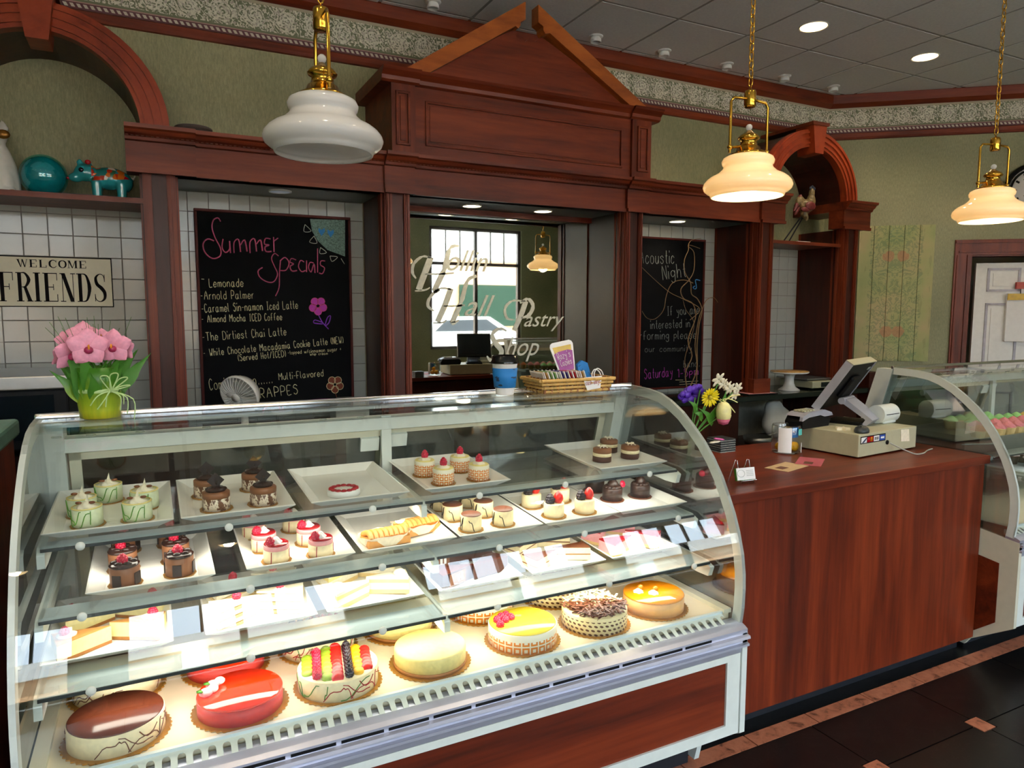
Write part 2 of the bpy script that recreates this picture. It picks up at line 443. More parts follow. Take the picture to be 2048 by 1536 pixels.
# the strip of half tiles between the last full row and the border
for k in range(0, 22):
    x = -2.9+k*.315+.033
    b = MB().box(x, x+.309, 1.722, 1.788, -.008, .001).build('border_tile', 'floor_pink', fl)
half = MB().prism([(-h+c, 0), (h-c, 0), (h-c, c), (h, c), (h, .275), (-h, .275), (-h, c), (-h+c, c)], 'z', -.008, 0).build('floor_tile', 'floor_black', fl, local=True)
half.location = (ox+.5*PIT, oy+.0025, 0)
for i in range(0, 19):
    x = ox+(i+.5)*PIT
    if x > XR_-.3: continue
    if i: o = half.copy(); col.objects.link(o); o.location = (x, oy+.0025, 0)
    q = d0.copy(); col.objects.link(q); q.location = (x-PIT/2, oy, 0)
behind = MB().box(XL_, XR_, 1.79, 4.9, -.008, 0).build('floor_field', 'floor_black', fl)

cl = MB().box(XL_, XR_, YF, 4.9, ZC+.012, ZC+.1).build('ceiling', 'ceiling_grid'); tag(cl, kind='structure')
G = .597; gx, gy = 3.12, 3.77
tp = MB().box(-G/2+.011, G/2-.011, -G/2+.011, G/2-.011, -.004, .012).build('ceiling_tile', 'ceiling_panel', cl, local=True)
first = True
for i in range(-10, 9):
    for j in range(-13, 2):
        x, y = gx+(i+.5)*G, gy+(j+.5)*G
        if not (XL_+.2 < x < XR_-.2 and YF+.2 < y < YW+.2): continue
        if i in (-3,) and j < -9: continue
        o = tp if first else tp.copy()
        if not first: col.objects.link(o)
        o.location = (x, y, ZC); first = False
grid = MB()
for i in range(-10, 10): grid.box(gx+i*G-.012, gx+i*G+.012, YF, YW, ZC-.001, ZC+.013)
for j in range(-12, 3): grid.box(XL_, XR_, gy+j*G-.012, gy+j*G+.012, ZC-.002, ZC+.012)
g = grid.build('ceiling_rail', 'ceiling_grid', cl)

wb = MB().box(XL_, CX+.05, YW, YW+.12, 0, ZC+.05).build('wall_back', 'wallpaper'); tag(wb, kind='structure')
wl = MB().box(XL_-.12, XL_, YF, YW+.12, 0, ZC+.05).build('wall_left', 'wallpaper'); tag(wl, kind='structure')
wr = struct('wall_right', (CX, YW, 0), RZ)
DS0, DS1, DZ = 1.19, 2.12, H+.50       # door opening in the angled wall (distance along it), head height
MB().box(-.03, DS0, 0, .12, 0, ZC+.05).build('wall_panel', 'wallpaper', wr, local=True)
MB().box(DS1, LW+.1, 0, .12, 0, ZC+.05).build('wall_panel', 'wallpaper', wr, local=True)
MB().box(DS0, DS1, 0, .12, DZ, ZC+.05).build('wall_panel', 'wallpaper', wr, local=True)
we = MB().box(XR_, XR_+.12, YF, YW+CDY*LW+.3, 0, ZC+.05).build('wall_end', 'wallpaper'); tag(we, kind='structure')
# small room behind the door
bk = MB(); bk.box(DS0-.5, DS1+1.1, 1.4, 1.5, -.1, 3.5).box(DS0-.5, DS0-.4, .10, 1.4, -.1, 3.5).box(DS1+1.0, DS1+1.1, .10, 1.4, -.1, 3.5).box(DS0-.5, DS1+1.1, .05, 1.5, 3.0, 3.5).box(DS0-.5, DS1+1.1, .05, 1.5, -.1, -.005)
sb = bk.build('wall_storeroom', 'cream_frame', None, local=True); sb.location = (CX, YW, 0); sb.rotation_euler[2] = RZ; tag(sb, kind='structure')
# front wall with four window bays
wf = struct('wall_front', (0, YF, 0))
m0 = MB(); xs = [XL_]+[v for b in BAYS for v in b]+[XR_]
for i in range(0, len(xs), 2): m0.box(xs[i], xs[i+1], YF-.15, YF, 0, ZC+.05)
for a, b in BAYS: m0.box(a, b, YF-.15, YF, 0, .85).box(a, b, YF-.15, YF, 3.12, ZC+.05)
m0.build('wall_panel', 'wallpaper', wf)
pm('window_wood', '4a3a34', .4)
for k, (a, b) in enumerate(BAYS):
    wn = struct('window_%d' % (k+1), ((a+b)/2, YF, .85))
    mm = (a+b)/2; f = MB()
    for x in (a, mm-.03, b-.06): f.box(x, x+.06, YF-.12, YF-.04, .85, 3.12)
    for z in (.85, 2.42, 3.06): f.box(a, b, YF-.12, YF-.04, z, z+.06)
    f.build('window_frame', 'window_wood', wn)
    mu = MB()
    for q0, q1 in ((a+.06, mm-.03), (mm+.03, b-.06)):
        for j in (1, 2): x = q0+(q1-q0)*j/3; mu.box(x-.012, x+.012, YF-.10, YF-.06, 2.48, 3.06)
    mu.build('muntin', 'window_wood', wn)
    for q0, q1 in ((a+.06, mm-.03), (mm+.03, b-.06)):
        MB().box(q0, q1, YF-.084, YF-.078, .91, 2.42).build('pane', 'pane', wn)
        MB().box(q0, q1, YF-.084, YF-.078, 2.48, 3.06).build('pane', 'pane', wn)
# street outside
pm('asphalt', '9a9894', .9)
gr = MB().box(-40, 40, -45, YF-.15, -.15, -.05).build('street', 'asphalt'); tag(gr, kind='structure')
pm('facade', 'c49a70', .8); pm('facade_white', 'e8e6e0', .8); pm('green_glass', '16291f', .6, Specular_IOR_Level=.1)
fb = thing('facade_building', 'tan shop building with green windows across the street, seen in the mirror', 'building', (3, -17, -.05))
MB().box(-30, 34, -20, -17, -.05, 3.6).build('wall', 'facade', fb)
MB().box(-30, 34, -20, -16.9, 3.6, 4.7).build('parapet', 'facade_white', fb)
for i in range(13):
    x = -26+i*4.6; MB().box(x, x+2.6, -16.98, -16.9, 1.0, 2.65).build('window', 'green_glass', fb)
    MB().box(x-1.3, x-.7, -16.98, -16.7, 0, 3.6).build('pilaster', 'facade_white', fb)
cr_ = thing('parked_car', 'white parked car on the street, seen in the mirror', 'car', (8.2, -11.2, -.05))
cp = [(-2.2, .3), (-2.2, .75), (-1.3, .95), (-.7, 1.38), (.8, 1.42), (1.5, 1.0), (2.1, .85), (2.2, .3)]
MB().prism([(8.2+a, b) for a, b in cp], 'y', -12.0, -10.3).build('body', 'white', cr_, bevel=.05)
MB().prism([(8.2+a, b) for a, b in [(-.95, 1.0), (-.6, 1.32), (.7, 1.35), (1.25, 1.0)]], 'y', -12.02, -10.28).build('side_window', 'black_gloss', cr_)
for x in (-1.4, 1.4):
    MB().lathe([(.0, -.1), (.33, -.1), (.33, .1), (0, .1)], mt=Matrix.Translation((8.2+x, -10.35, .28)) @ Matrix.Rotation(PI/2, 4, 'X')).build('wheel', 'black', cr_)

# wallpaper border, crown moulding and picture rail
def trims(o, L, x0=0, lo=False):
    """o: root whose local x runs along the wall, y=0 is the wall face, -y the room"""
    pass
def run(name, prof, mat, x0, x1, frame, zbase, lab=None):
    mb = MB().prism(prof, 'x', x0, x1)
    ob = mb.build(name, mat, None, local=True); ob.location = (frame[0], frame[1], zbase); ob.rotation_euler[2] = frame[2]
    return tag(ob, kind='structure')
zb, zt, zr = H+1.572, H+1.785, H+1.513
for nm, fr, x0, x1 in (('a', (0, YW, 0), XL_, CX+.02), ('b', (CX, YW, RZ), -.02, LW)):
    k = 1 if nm == 'a' else 4
    run('trim_%d' % k, [(0, 0), (-.012, 0), (-.05, .03), (-.055, .1), (-.075, .11), (-.075, ZC-zt+.0), (0, ZC-zt)], 'cherry_h', x0, x1, fr, zt)
    run('trim_%d' % (k+1), [(0, 0), (-.004, 0), (-.004, zt-zb), (0, zt-zb)], 'border_print', x0, x1, fr, zb)
    run('trim_%d' % (k+2), [(0, 0), (-.014, .004), (-.022, .02), (-.022, .05), (-.010, zb-zr), (0, zb-zr)], 'cherry_h', x0, x1, fr, zr)
# ceiling spots and recessed lights
def recessed(x, y, z, r, lit, lab, grp, watt=0, name='recessed_light', mat='lamp_warm'):
    o = thing(name, lab, 'ceiling light', (x, y, z), group=grp)
    MB().lathe([(r*.97, -.001), (r, -.006), (r*1.06, -.009), (r*1.12, -.008), (r*1.14, 0)], (x, y, z), 24, cap=False).build('trim_ring', 'white' if lit else 'white', o)
    MB().lathe([(0, -.0055), (r*.99, -.0055), (r*.99, -.004), (0, -.004)], (x, y, z), 24, cap=False).build('lens', mat if lit else 'lamp_off_glow', o)
    if watt:
        l = bpy.data.objects.new('bulb_light', bpy.data.lights.new('bulb_light', 'SPOT')); col.objects.link(l); l.parent = o; l.location = (0, 0, -.03)
        l.data.energy = watt*LAMP_W; l.data.color = (1, .82, .58); l.data.shadow_soft_size = .04; l.data.spot_size = 2.3; l.data.spot_blend = .6
    return o
recessed(3.994, 3.46, ZC, .085, True, 'lit recessed ceiling downlight nearer the pediment, left of the two', None, 22)
recessed(5.19, 3.475, ZC, .085, True, 'lit recessed ceiling downlight over the right display case, right of the two', None, 22)
for x in (-2.0, -.8, .4, 1.6, 2.8, 5.2, 6.6):
    for y in (1.5, -.9):
        if (x, y) == (5.2, 1.5): continue
        recessed(x, y, ZC, .085, True, 'lit recessed downlight over the customer floor, %s row, %s from the left wall' % ('window side' if y < 0 else 'case side', dict(zip((-2.0, -.8, .4, 1.6, 2.8, 5.2, 6.6), ('first', 'second', 'third', 'fourth', 'fifth', 'sixth', 'seventh')))[x]), 'downlights over the customer floor', 20)
SPL = ['first white ceiling spot, cut by the top edge left of the pediment', 'white ceiling spot just right of the pediment peak', 'second white ceiling spot right of the pediment', 'white ceiling spot left of the middle lamp chain', 'white ceiling spot right of the middle lamp chain', 'white ceiling spot nearest the wall corner']
for i, x in enumerate((1.616, 2.80, 3.39, 3.99, 4.60, 5.17)):
    y = 4.25; o = thing('ceiling_spot', SPL[i], 'spotlight', (x, y, ZC), group='white spots along the crown moulding')
    MB().lathe([(0, 0), (.05, 0), (.05, -.008), (.044, -.012), (0, -.012)], (x, y, ZC), 18).build('canopy', 'white', o)
    MB().lathe([(0, -.010), (.028, -.010), (.036, -.022), (.038, -.044), (.032, -.046), (.028, -.036), (0, -.034)], (x, y, ZC), 18).build('lamp_head', 'white', o)

# ================================================================== HUTCH (built-in woodwork on the back wall)
YH = 4.0
hu = thing('back_bar_hutch', 'cherry wood back bar with arches, niches and broken pediment along the green wall', 'cabinet', (2.13, YH, H-.625), kind='structure')
z0, zs, zf, zc = H-.625, H+.685, H+.825, H+.895     # counter, soffit, top of frieze, top of cornice
PIL = [(-.95, -.80), (-.01, .14), (1.22, 1.37), (2.89, 3.04), (4.12, 4.28), (5.08, 5.24)]
for a, b in PIL:
    p = MB().box(a, b, YH+.012, YW-.001, z0, zs).build('pillar', 'cherry_v', hu)
    tr = MB()
    for x in (a+.006, b-.040):
        tr.box(x, x+.034, YH-.004, YH+.02, z0+.12, zs-.002); tr.box(x+.006, x+.012, YH-.010, YH, z0+.12, zs-.002); tr.box(x+.018, x+.023, YH-.010, YH, z0+.12, zs-.002)
    tr.build('flute', 'cherry_v', p)
    MB().box(a+.042, b-.042, YH+.008, YH+.0125, z0+.12, zs-.002).build('shaded_field', 'cherry_dark', p)  # darker wood colour paints the shade of the pillar's recess
    MB().box(a-.006, b+.006, YH-.016, YH+.1, z0, z0+.12).build('plinth_block', 'cherry_h', p, bevel=.004)
    # side cheeks of the niches in plain dark laminate
NI = [(-.80, -.01), (.14, 1.22), (1.37, 2.89), (3.04, 4.12), (4.28, 5.08)]
for k, (a, b) in enumerate(NI):
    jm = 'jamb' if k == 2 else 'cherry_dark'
    for x, s_ in ((a, 1), (b, -1)):
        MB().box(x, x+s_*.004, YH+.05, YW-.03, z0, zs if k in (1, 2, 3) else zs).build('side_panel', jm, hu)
        MB().box(x+s_*.004, x+s_*.012, YH+.05, YH+.075, z0, zs).box(x+s_*.004, x+s_*.010, YH+.10, YH+.115, z0, zs).build('bead', 'cherry_v', hu)
def entab(x0, x1, y):
    """frieze + cornice of one stretch"""
    MB().box(x0, x1, y, YH+.1, zs-.0, zf+.005).build('frieze', 'cherry_h', hu)
    c_ = [(y-.002, zf), (y-.018, zf+.004), (y-.022, zf+.018), (y-.040, zf+.030), (y-.050, zf+.046), (y-.068, zf+.052), (y-.072, zc), (YW-.001, zc), (YW-.001, zf)]
    MB().prism(c_, 'x', x0-.0, x1+.0).build('cornice', 'cherry_h', hu)
    MB().box(x0, x1, y-.012, y+.01, zs-.008, zs+.014).build('lower_bead', 'cherry_h', hu)
    dn = MB(); n = max(1, int((x1-x0)/.022))
    for i in range(n): dn.box(x0+i*.022+.004, x0+i*.022+.016, y-.030, y-.018, zf+.020, zf+.032)
    dn.build('dentil_row', 'cherry_h', hu)
entab(-1.05, -.80+.06, YH-.045); entab(-.075, .235, YH-.045); entab(.235, 1.205, YH-.022); entab(1.205, 1.385, YH-.045)
entab(1.385, 2.875, YH-.022); entab(2.875, 3.055, YH-.045); entab(3.055, 4.10, YH-.022); entab(4.10, 4.345, YH-.045); entab(5.0, 5.32, YH-.045)
for a, b, mt_ in ((.14, 1.22, 'soffit'), (1.37, 2.89, 'soffit'), (3.04, 4.12, 'soffit')):
    MB().box(a, b, YH+.0, YW, zs, zs+.02).build('soffit', mt_, hu)
# middle niche: second wooden rail before the mirror
MB().box(1.37, 2.89, YW-.065, YW-.02, zs-.035, zs).build('rail', 'cherry_h', hu)
# upper cabinet box with panels
bz0, bz1 = zc, H+1.285
MB().box(1.245, 3.045, YH-.045, YW, bz0, bz1+.02).build('upper_box', 'cherry_h', hu)
def frame_panel(x0, x1, za, zb_, y):
    f = MB()
    for q in ((x0, x0+.014, za, zb_), (x1-.014, x1, za, zb_), (x0, x1, za, za+.014), (x0, x1, zb_-.014, zb_)): f.box(q[0], q[1], y-.012, y+.003, q[2], q[3])
    o = f.build('raised_panel', 'cherry_h', hu, bevel=.003)
    MB().box(x0+.026, x1-.026, y-.005, y+.002, za+.026, zb_-.026).build('panel_field', 'cherry_h', o, bevel=.002)
frame_panel(1.45, 2.82, H+.955, H+1.205, YH-.045); 
MB().box(1.245, 1.385, YH-.065, YH-.04, bz0, bz1).box(2.89, 3.045, YH-.065, YH-.04, bz0, bz1).build('corner_block', 'cherry_v', hu)
frame_panel(1.268, 1.352, H+.94, H+1.235, YH-.065); frame_panel(2.93, 3.02, H+.94, H+1.235, YH-.065)
def upcor(x0, x1, y, e0=0, e1=0):
    c_ = [(y, bz1-.01), (y-.015, bz1), (y-.02, bz1+.02), (y-.05, bz1+.045), (y-.06, bz1+.06), (YW, bz1+.06), (YW, bz1-.01)]
    MB().prism(c_, 'x', x0-e0, x1+e1).build('upper_cornice', 'cherry_h', hu)
upcor(1.405, 2.87, YH-.05); upcor(1.245, 1.405, YH-.07, .06, 0); upcor(2.87, 3.045, YH-.07, 0, .06)
# broken pediment
def pt(x, y, Y=3.95): p = at(x, y, Y); return (p.x, p.z)
zg = bz1+.06
def z_l(x): return zg+(x-1.30)*.655
gl_ = [(1.45, zg), (2.03, H+1.69), (2.04, H+1.665), (2.20, H+1.665), (2.22, H+1.69), (2.93, zg)]
MB().prism([(1.40, zg), (1.98, H+1.675), (2.035, H+1.70), (2.04, H+1.655), (2.085, H+1.665), (2.10, H+1.64), (2.13, H+1.665), (2.17, H+1.655), (2.215, H+1.69), (2.95, zg)], 'y', YH-.035, YH+.02).build('pediment_board', 'cherry_h', hu)
L_ = [(1.31, zg), (1.40, zg), (1.47, zg), (2.03, H+1.715), (2.06, H+1.735), (2.075, H+1.745), (2.075, H+1.855)]
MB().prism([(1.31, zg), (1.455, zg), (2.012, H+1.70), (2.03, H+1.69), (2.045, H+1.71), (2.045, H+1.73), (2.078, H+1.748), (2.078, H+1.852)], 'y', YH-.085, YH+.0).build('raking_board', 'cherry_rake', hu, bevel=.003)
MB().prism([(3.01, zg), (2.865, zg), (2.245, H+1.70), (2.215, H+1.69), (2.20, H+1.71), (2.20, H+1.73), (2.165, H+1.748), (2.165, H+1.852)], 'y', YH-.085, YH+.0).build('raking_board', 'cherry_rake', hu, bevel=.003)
# arches
def arch(xc, klab):
    R0, R1, zz = .40, .53, zc; N = 28
    def ringp(r0, r1, y0, y1, nm, mat):
        v = []; f = []
        for i in range(N+1):
            a = PI*i/N; ca, sa = math.cos(a), math.sin(a)
            for r, y in ((r0, y0), (r1, y0), (r1, y1), (r0, y1)): v.append((xc+r*ca, y, zz+r*sa))
        for i in range(N):
            for q in range(4): a_, b_ = i*4+q, i*4+(q+1) % 4; f.append((a_, b_, b_+4, a_+4))
        f += [(3, 2, 1, 0), (N*4, N*4+1, N*4+2, N*4+3)]
        return MB().add(v, f).build(nm, mat, hu, fix=True)
    A = ringp(R0, R1, YH+.0, YH+.06, 'arch', 'cherry_arch')
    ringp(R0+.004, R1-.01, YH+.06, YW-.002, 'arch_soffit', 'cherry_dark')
    for r in (R0+.02, R0+.06, R1-.03): ringp(r, r+.016, YH-.010, YH+.002, 'arch_bead', 'cherry_arch')
    k = [(xc-.075, zz+R1+.03), (xc+.075, zz+R1+.03), (xc+.045, zz+R0-.06), (xc-.045, zz+R0-.06)]
    MB().prism(k, 'y', YH-.05, YH+.12).build('keystone', 'cherry_arch', hu, bevel=.006)
    MB().prism([(xc-.09, zz+R1+.02), (xc+.09, zz+R1+.02), (xc+.09, zz+R1+.045), (xc-.09, zz+R1+.045)], 'y', YH-.06, YW).build('keystone_cap', 'cherry_h', hu)
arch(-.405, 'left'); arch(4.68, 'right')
for a, b in ((-.80, -.01), (4.28, 5.08)):
    MB().box(a, b, YH+.04, YW-.002, H+.548, H+.566).box(a, b, YH+.035, YH+.06, H+.540, H+.566).build('shelf', 'cherry_h', hu)
# tiled backs
def tiled(name, x0, x1, za, zb_):
    o = struct(name, ((x0+x1)/2, YW-.002, za)); MB().box(x0, x1, YW-.006, YW-.001, za, zb_).build('grout_bed', 'grout', o)
    P = .1115; t0_ = None; nx = int((x1-x0)/P)+1; nz = int((zb_-za)/P)+1
    full = MB().box(0, P-.004, -.010, 0, 0, P-.004); fo = None
    for i in range(nx):
        for j in range(nz):
            xa, zz = x1-(i+1)*P, zb_-(j+1)*P; xb = xa+P-.004; zt_ = zz+P-.004
            if xa < x0 or zz < za:
                MB().box(max(xa, x0), xb, YW-.0125, YW-.005, max(zz, za), zt_).build('tile', 'wall_tile', o); continue
            if fo is None:
                fo = MB().box(0, P-.004, -.0075, 0, 0, P-.004).build('tile', 'wall_tile', o, local=True, bevel=.0015); q = fo
            else: q = fo.copy(); col.objects.link(q)
            q.location = Vector((xa, YW-.005, zz))-ORG[o.as_pointer()]
            q.rotation_euler = (random.uniform(-.004, .004), 0, random.uniform(-.006, .006))
tiled('wall_tiled_left_alcove', -.79, -.014, z0+.0, H+.63)
tiled('wall_tiled_left_niche', .146, 1.214, z0, zs-.002)
tiled('wall_tiled_right_niche', 3.046, 4.114, z0, zs-.002)
tiled('wall_tiled_right_alcove', 4.29, 5.07, z0, H+.60)
# niche downlights
NL = [(.68, False, 'unlit white downlight in the soffit above the summer specials board'), (1.86, True, 'lit downlight in the mirror niche soffit, left one'), (2.38, True, 'lit downlight in the mirror niche soffit, right one'), (3.53, True, 'lit downlight in the soffit above the acoustic night board')]
for x, lit, lab in NL:
    recessed(x, 4.23, zs, .056, lit, lab, None, 3.5 if lit else 0, 'niche_downlight', 'lamp_niche')
# mirror with etched shop name
mi = thing('wall_mirror', 'large mirror etched with the shop name, in the middle niche', 'mirror', (2.1, YW-.02, z0))
MB().box(1.385, 2.875, YW-.022, YW-.004, z0+.01, zs-.038).build('glass_plate', 'mirror', mi)
pm('etched', 'e2e4d4', .6)
YM = YW-.0235
def MP(u, v, d): return Vector((u, YM-d, v))
def q2(*pts): return [(at(x, y, YM).x, at(x, y, YM).z) for x, y in pts]
def rib(name, pts, wd):
    c_ = catmull([Vector(p) for p in q2(*pts)], 5); n = len(c_)
    k = len(wd)-1; ww = [(.0031)*(wd[int(i/(n-1)*k*.9999)]*(1-(i/(n-1)*k) % 1 if i < n-1 else 0)+wd[min(k, int(i/(n-1)*k*.9999)+1)]*((i/(n-1)*k) % 1 if i < n-1 else 1)) for i in range(n)]
    return MB().ribbon(c_, ww, .0015, MP)
def letter(name, *strokes):
    mb = MB()
    for pts, wd in strokes: r_ = rib(name, pts, wd); mb.add(r_.v, r_.f)
    return mb.build(name, 'etched', mi, fix=True)
letter('etched_letter', ([(862, 514), (850, 545), (837, 580)], [13, 14, 13]), ([(862, 516), (845, 513), (828, 527), (825, 545), (832, 557)], [3, 5, 7, 6, 3]), ([(830, 582), (850, 580), (860, 575)], [3, 4, 2]),
       ([(918, 492), (900, 497), (888, 540), (870, 580), (880, 580)], [4, 9, 13, 12, 2]), ([(850, 548), (880, 548), (908, 546)], [2, 5, 3]))
letter('etched_letter', ([(902, 577), (890, 610), (875, 644)], [12, 13, 12]), ([(902, 579), (880, 577), (860, 595), (856, 612), (868, 622)], [3, 5, 7, 7, 3]), ([(866, 646), (885, 645), (893, 640)], [3, 4, 2]),
       ([(953, 552), (935, 562), (922, 605), (905, 645), (918, 640)], [6, 8, 12, 11, 2]), ([(888, 612), (910, 612), (930, 610)], [2, 5, 3]))
letter('etched_letter', ([(1052, 602), (1042, 630), (1028, 661)], [12, 13, 10]), ([(1040, 606), (1056, 598), (1066, 612), (1058, 630), (1042, 636)], [4, 8, 10, 8, 3]), ([(1046, 602), (1024, 602), (1010, 617), (1014, 636), (1028, 640)], [3, 5, 7, 6, 2]))
letter('etched_letter', ([(1013, 662), (1000, 657), (985, 668), (990, 685), (1003, 702), (996, 717), (980, 720), (974, 712)], [4, 6, 9, 12, 12, 9, 6, 3]))
def etched(body, x0, x1, y, xh):
    x1 -= 0
    a, b = at(x0, y, YM), at(x1, y+ (x1-x0)*.03, YM)
    text('etched_word', body, xh, 'etched', mi, Matrix.Translation(a+Vector((0, -.001, 0))-ORG[mi.as_pointer()]) @ Matrix.Rotation(PI/2, 4, 'X'), .45, .0008, (b-a).length)
etched('ollin', 894, 976, 541, .205); etched('all', 929, 990, 632, .21); etched('astry', 1048, 1128, 653, .155); etched('hop', 1010, 1078, 712, .19)
# back counter under the hutch
bc = thing('back_counter', 'dark green granite back counter on cherry cabinets under the hutch', 'counter', (1, 4.2, 0))
MB().box(XL_+.02, 5.36, 3.92, YW-.02, z0-.04, z0).build('worktop', 'granite', bc, bevel=.004)
for a, b in ((XL_+.02, .2), (.9, .96), (1.8, 1.86), (2.7, 2.76), (3.4, 3.96), (4.9, 5.3)):
    MB().box(a, b, 3.98, YW-.05, .1, z0-.041).build('cabinet_panel', 'cherry_dark', bc)
MB().box(XL_+.02, 5.3, YW-.06, YW-.03, .1, z0-.041).build('cabinet_back', 'grey_tile', bc)
MB().box(.2, 5.3, 4.0, YW-.06, .48, .50).build('cabinet_shelf', 'cherry_dark', bc)
MB().box(XL_+.02, 5.3, 4.04, YW-.05, .0, .1).build('kick_board', 'black', bc)
# ================================================================== CHALKBOARDS AND SIGNS
def board(x0, x1, za, zb_, label):
    o = thing('chalkboard', label, 'chalkboard', ((x0+x1)/2, YW-.02, za))
    y = YW-.018
    MB().box(x0+.01, x1-.01, y-.012, y, za+.01, zb_-.01).build('slate_panel', 'slate', o)
    f = MB(); w_ = .016
    f.box(x0, x1, y-.022, y, zb_-w_, zb_).box(x0, x1, y-.022, y, za, za+w_).box(x0, x0+w_, y-.022, y, za+w_, zb_-w_).box(x1-w_, x1, y-.022, y, za+w_, zb_-w_)
    f.build('frame', 'board_frame', o, bevel=.003); return o
YB = YW-.0315
def BP(u, v): return Vector((u, YB, v))
def b2(x, y): p = at(x, y, YB); return (p.x, p.z)
def chalk(o, txt, p0, p1, hpx, mat, r=.0022, name='chalk_line'):
    mb = MB(); write(mb, txt, b2(*p0), b2(*p1), hpx*.00316, r*.85, BP); return mb.build(name, mat, o)
def scrib(o, paths, mat, r=.0025, name='chalk_drawing'):
    mb = MB()
    for p in paths:
        q = [BP(*b2(*a)) for a in p]; mb.tube(catmull(q, 4) if len(q) > 2 else q, r, 4)
    return mb.build(name, mat, o)
B1 = board(.24, 1.128, H-.60, H+.588, 'large chalkboard listing summer specials, leaning in the left niche')
scrib(B1, [[(441, 443), (436, 436), (427, 440), (424, 455), (430, 475), (441, 497), (440, 512), (425, 517), (410, 505), (406, 488), (415, 478), (428, 482)],
           [(446, 478), (444, 495), (451, 505), (459, 498), (459, 482), (461, 506)], [(468, 506), (468, 485), (477, 479), (481, 504)], [(481, 490), (489, 480), (494, 503)],
           [(500, 506), (500, 484), (509, 478), (513, 503)], [(513, 488), (521, 480), (525, 502)], [(541, 478), (531, 477), (529, 488), (538, 490), (530, 494), (532, 503), (543, 503)], [(547, 474), (548, 504)], [(548, 482), (556, 476)]], 'chalk_pink', .0042)
scrib(B1, [[(557, 512), (549, 507), (543, 517), (549, 533), (555, 548), (548, 563), (535, 564), (520, 555), (516, 542), (525, 535)],
           [(561, 520), (559, 545), (558, 575), (551, 592)], [(560, 522), (570, 515), (578, 526), (572, 540), (561, 541)], [(592, 520), (583, 517), (580, 524), (587, 528), (580, 533), (584, 542), (594, 541)],
           [(608, 524), (601, 521), (597, 533), (603, 543), (611, 541)], [(613, 521), (613, 544)], [(627, 526), (620, 525), (617, 535), (622, 544), (628, 528), (630, 546)], [(635, 497), (635, 520), (635, 545)], [(650, 522), (642, 522), (641, 530), (649, 536), (645, 547), (638, 546)]], 'chalk_pink', .0038)
chalk(B1, '-', (403, 565), (411, 565), 14, 'chalk_cream', .003); chalk(B1, 'Lemonade', (419, 574), (488, 573), 15, 'chalk_cream', .0026)
chalk(B1, '-Arnold Palmer', (402, 599), (509, 597), 15, 'chalk_cream'); chalk(B1, '-Caramel Sin-namon Iced Latte', (404, 625), (597, 617), 15, 'chalk_cream')
chalk(B1, '- Almond Mocha ICED Coffee', (404, 645), (565, 640), 13, 'chalk_cream'); chalk(B1, '-The Dirtiest Chai Latte', (406, 682), (574, 670), 15, 'chalk_cream')
chalk(B1, '- White Chocolate Macadamia Cookie Latte (NEW)', (408, 713), (688, 686), 13, 'chalk_cream'); chalk(B1, '(Served Hot/ICED)', (477, 722), (573, 713), 12, 'chalk_cream')
chalk(B1, '-topped w/cinnamon sugar +', (576, 709), (683, 701), 7, 'chalk_cream', .0016); chalk(B1, 'whip cream', (620, 711), (656, 709), 5, 'chalk_cream', .0014)
chalk(B1, 'Coming Soon......', (420, 780), (546, 766), 20, 'chalk_cream'); chalk(B1, 'Multi-Flavored', (558, 760), (648, 752), 13, 'chalk_cream'); chalk(B1, 'FRAPPES', (508, 798), (598, 787), 18, 'chalk_cream', .0026)
def flower2(o, cx, cy, r, mats, npet=5):
    for i in range(npet):
        a = 2*PI*i/npet+.3; X, Y = cx+r*.6*math.cos(a), cy+r*.6*math.sin(a)
        c_ = b2(X, Y); v = [(c_[0]+r*.0013*math.cos(2*PI*j/10), c_[1]+r*.0013*math.sin(2*PI*j/10)) for j in range(10)]
        MB().prism(v, 'y', YB-.001, YB+.001).build('chalk_petal', mats[0], o)
    scrib(o, [[(cx+r*.6*math.cos(2*PI*i/npet+.3)+r*.42*math.cos(t_*PI/4), cy+r*.6*math.sin(2*PI*i/npet+.3)+r*.42*math.sin(t_*PI/4)) for t_ in range(9)] for i in range(npet)], mats[1], .002)
flower2(B1, 636, 612, 18, ('chalk_magenta', 'chalk_pink'))
scrib(B1, [[(637, 630), (645, 645), (657, 658)], [(645, 645), (630, 640), (628, 646), (645, 648)], [(650, 650), (655, 635), (661, 632), (658, 645), (651, 652)]], 'chalk_purple', .0035)
flower2(B1, 670, 769, 17, ('chalk_brown', 'chalk_cream')); scrib(B1, [[(670, 783), (674, 797)]], 'chalk_brown')
pm('sun_chalk', '6f8a80', .9, var=.5, vs_=140)
ps = [b2(690, 440), b2(620, 438), b2(624, 462), b2(636, 482), b2(655, 500), b2(690, 513)]
MB().prism(ps, 'y', YB-.0008, YB+.001).build('chalk_sun', 'sun_chalk', B1)
scrib(B1, [[(610, 449), (622, 462), (608, 463), (610, 449)], [(628, 472), (619, 484), (634, 486), (628, 472)], [(641, 495), (640, 507), (653, 505), (641, 495)], [(660, 512), (664, 523), (675, 514), (660, 512)], [(682, 517), (689, 528)]], 'chalk_white', .0018)
MB().prism([b2(*p) for p in ((637, 456), (643, 460), (649, 456), (650, 463), (643, 472), (637, 463))], 'y', YB-.002, YB).build('chalk_heart', 'chalk_blue', B1)
MB().prism([b2(*p) for p in ((655, 459), (661, 463), (667, 459), (668, 466), (661, 475), (655, 466))], 'y', YB-.002, YB).build('chalk_heart', 'chalk_blue', B1)
B2 = board(3.12, 3.995, H-.60, H+.585, 'chalkboard announcing acoustic night, in the right niche behind curly branches')
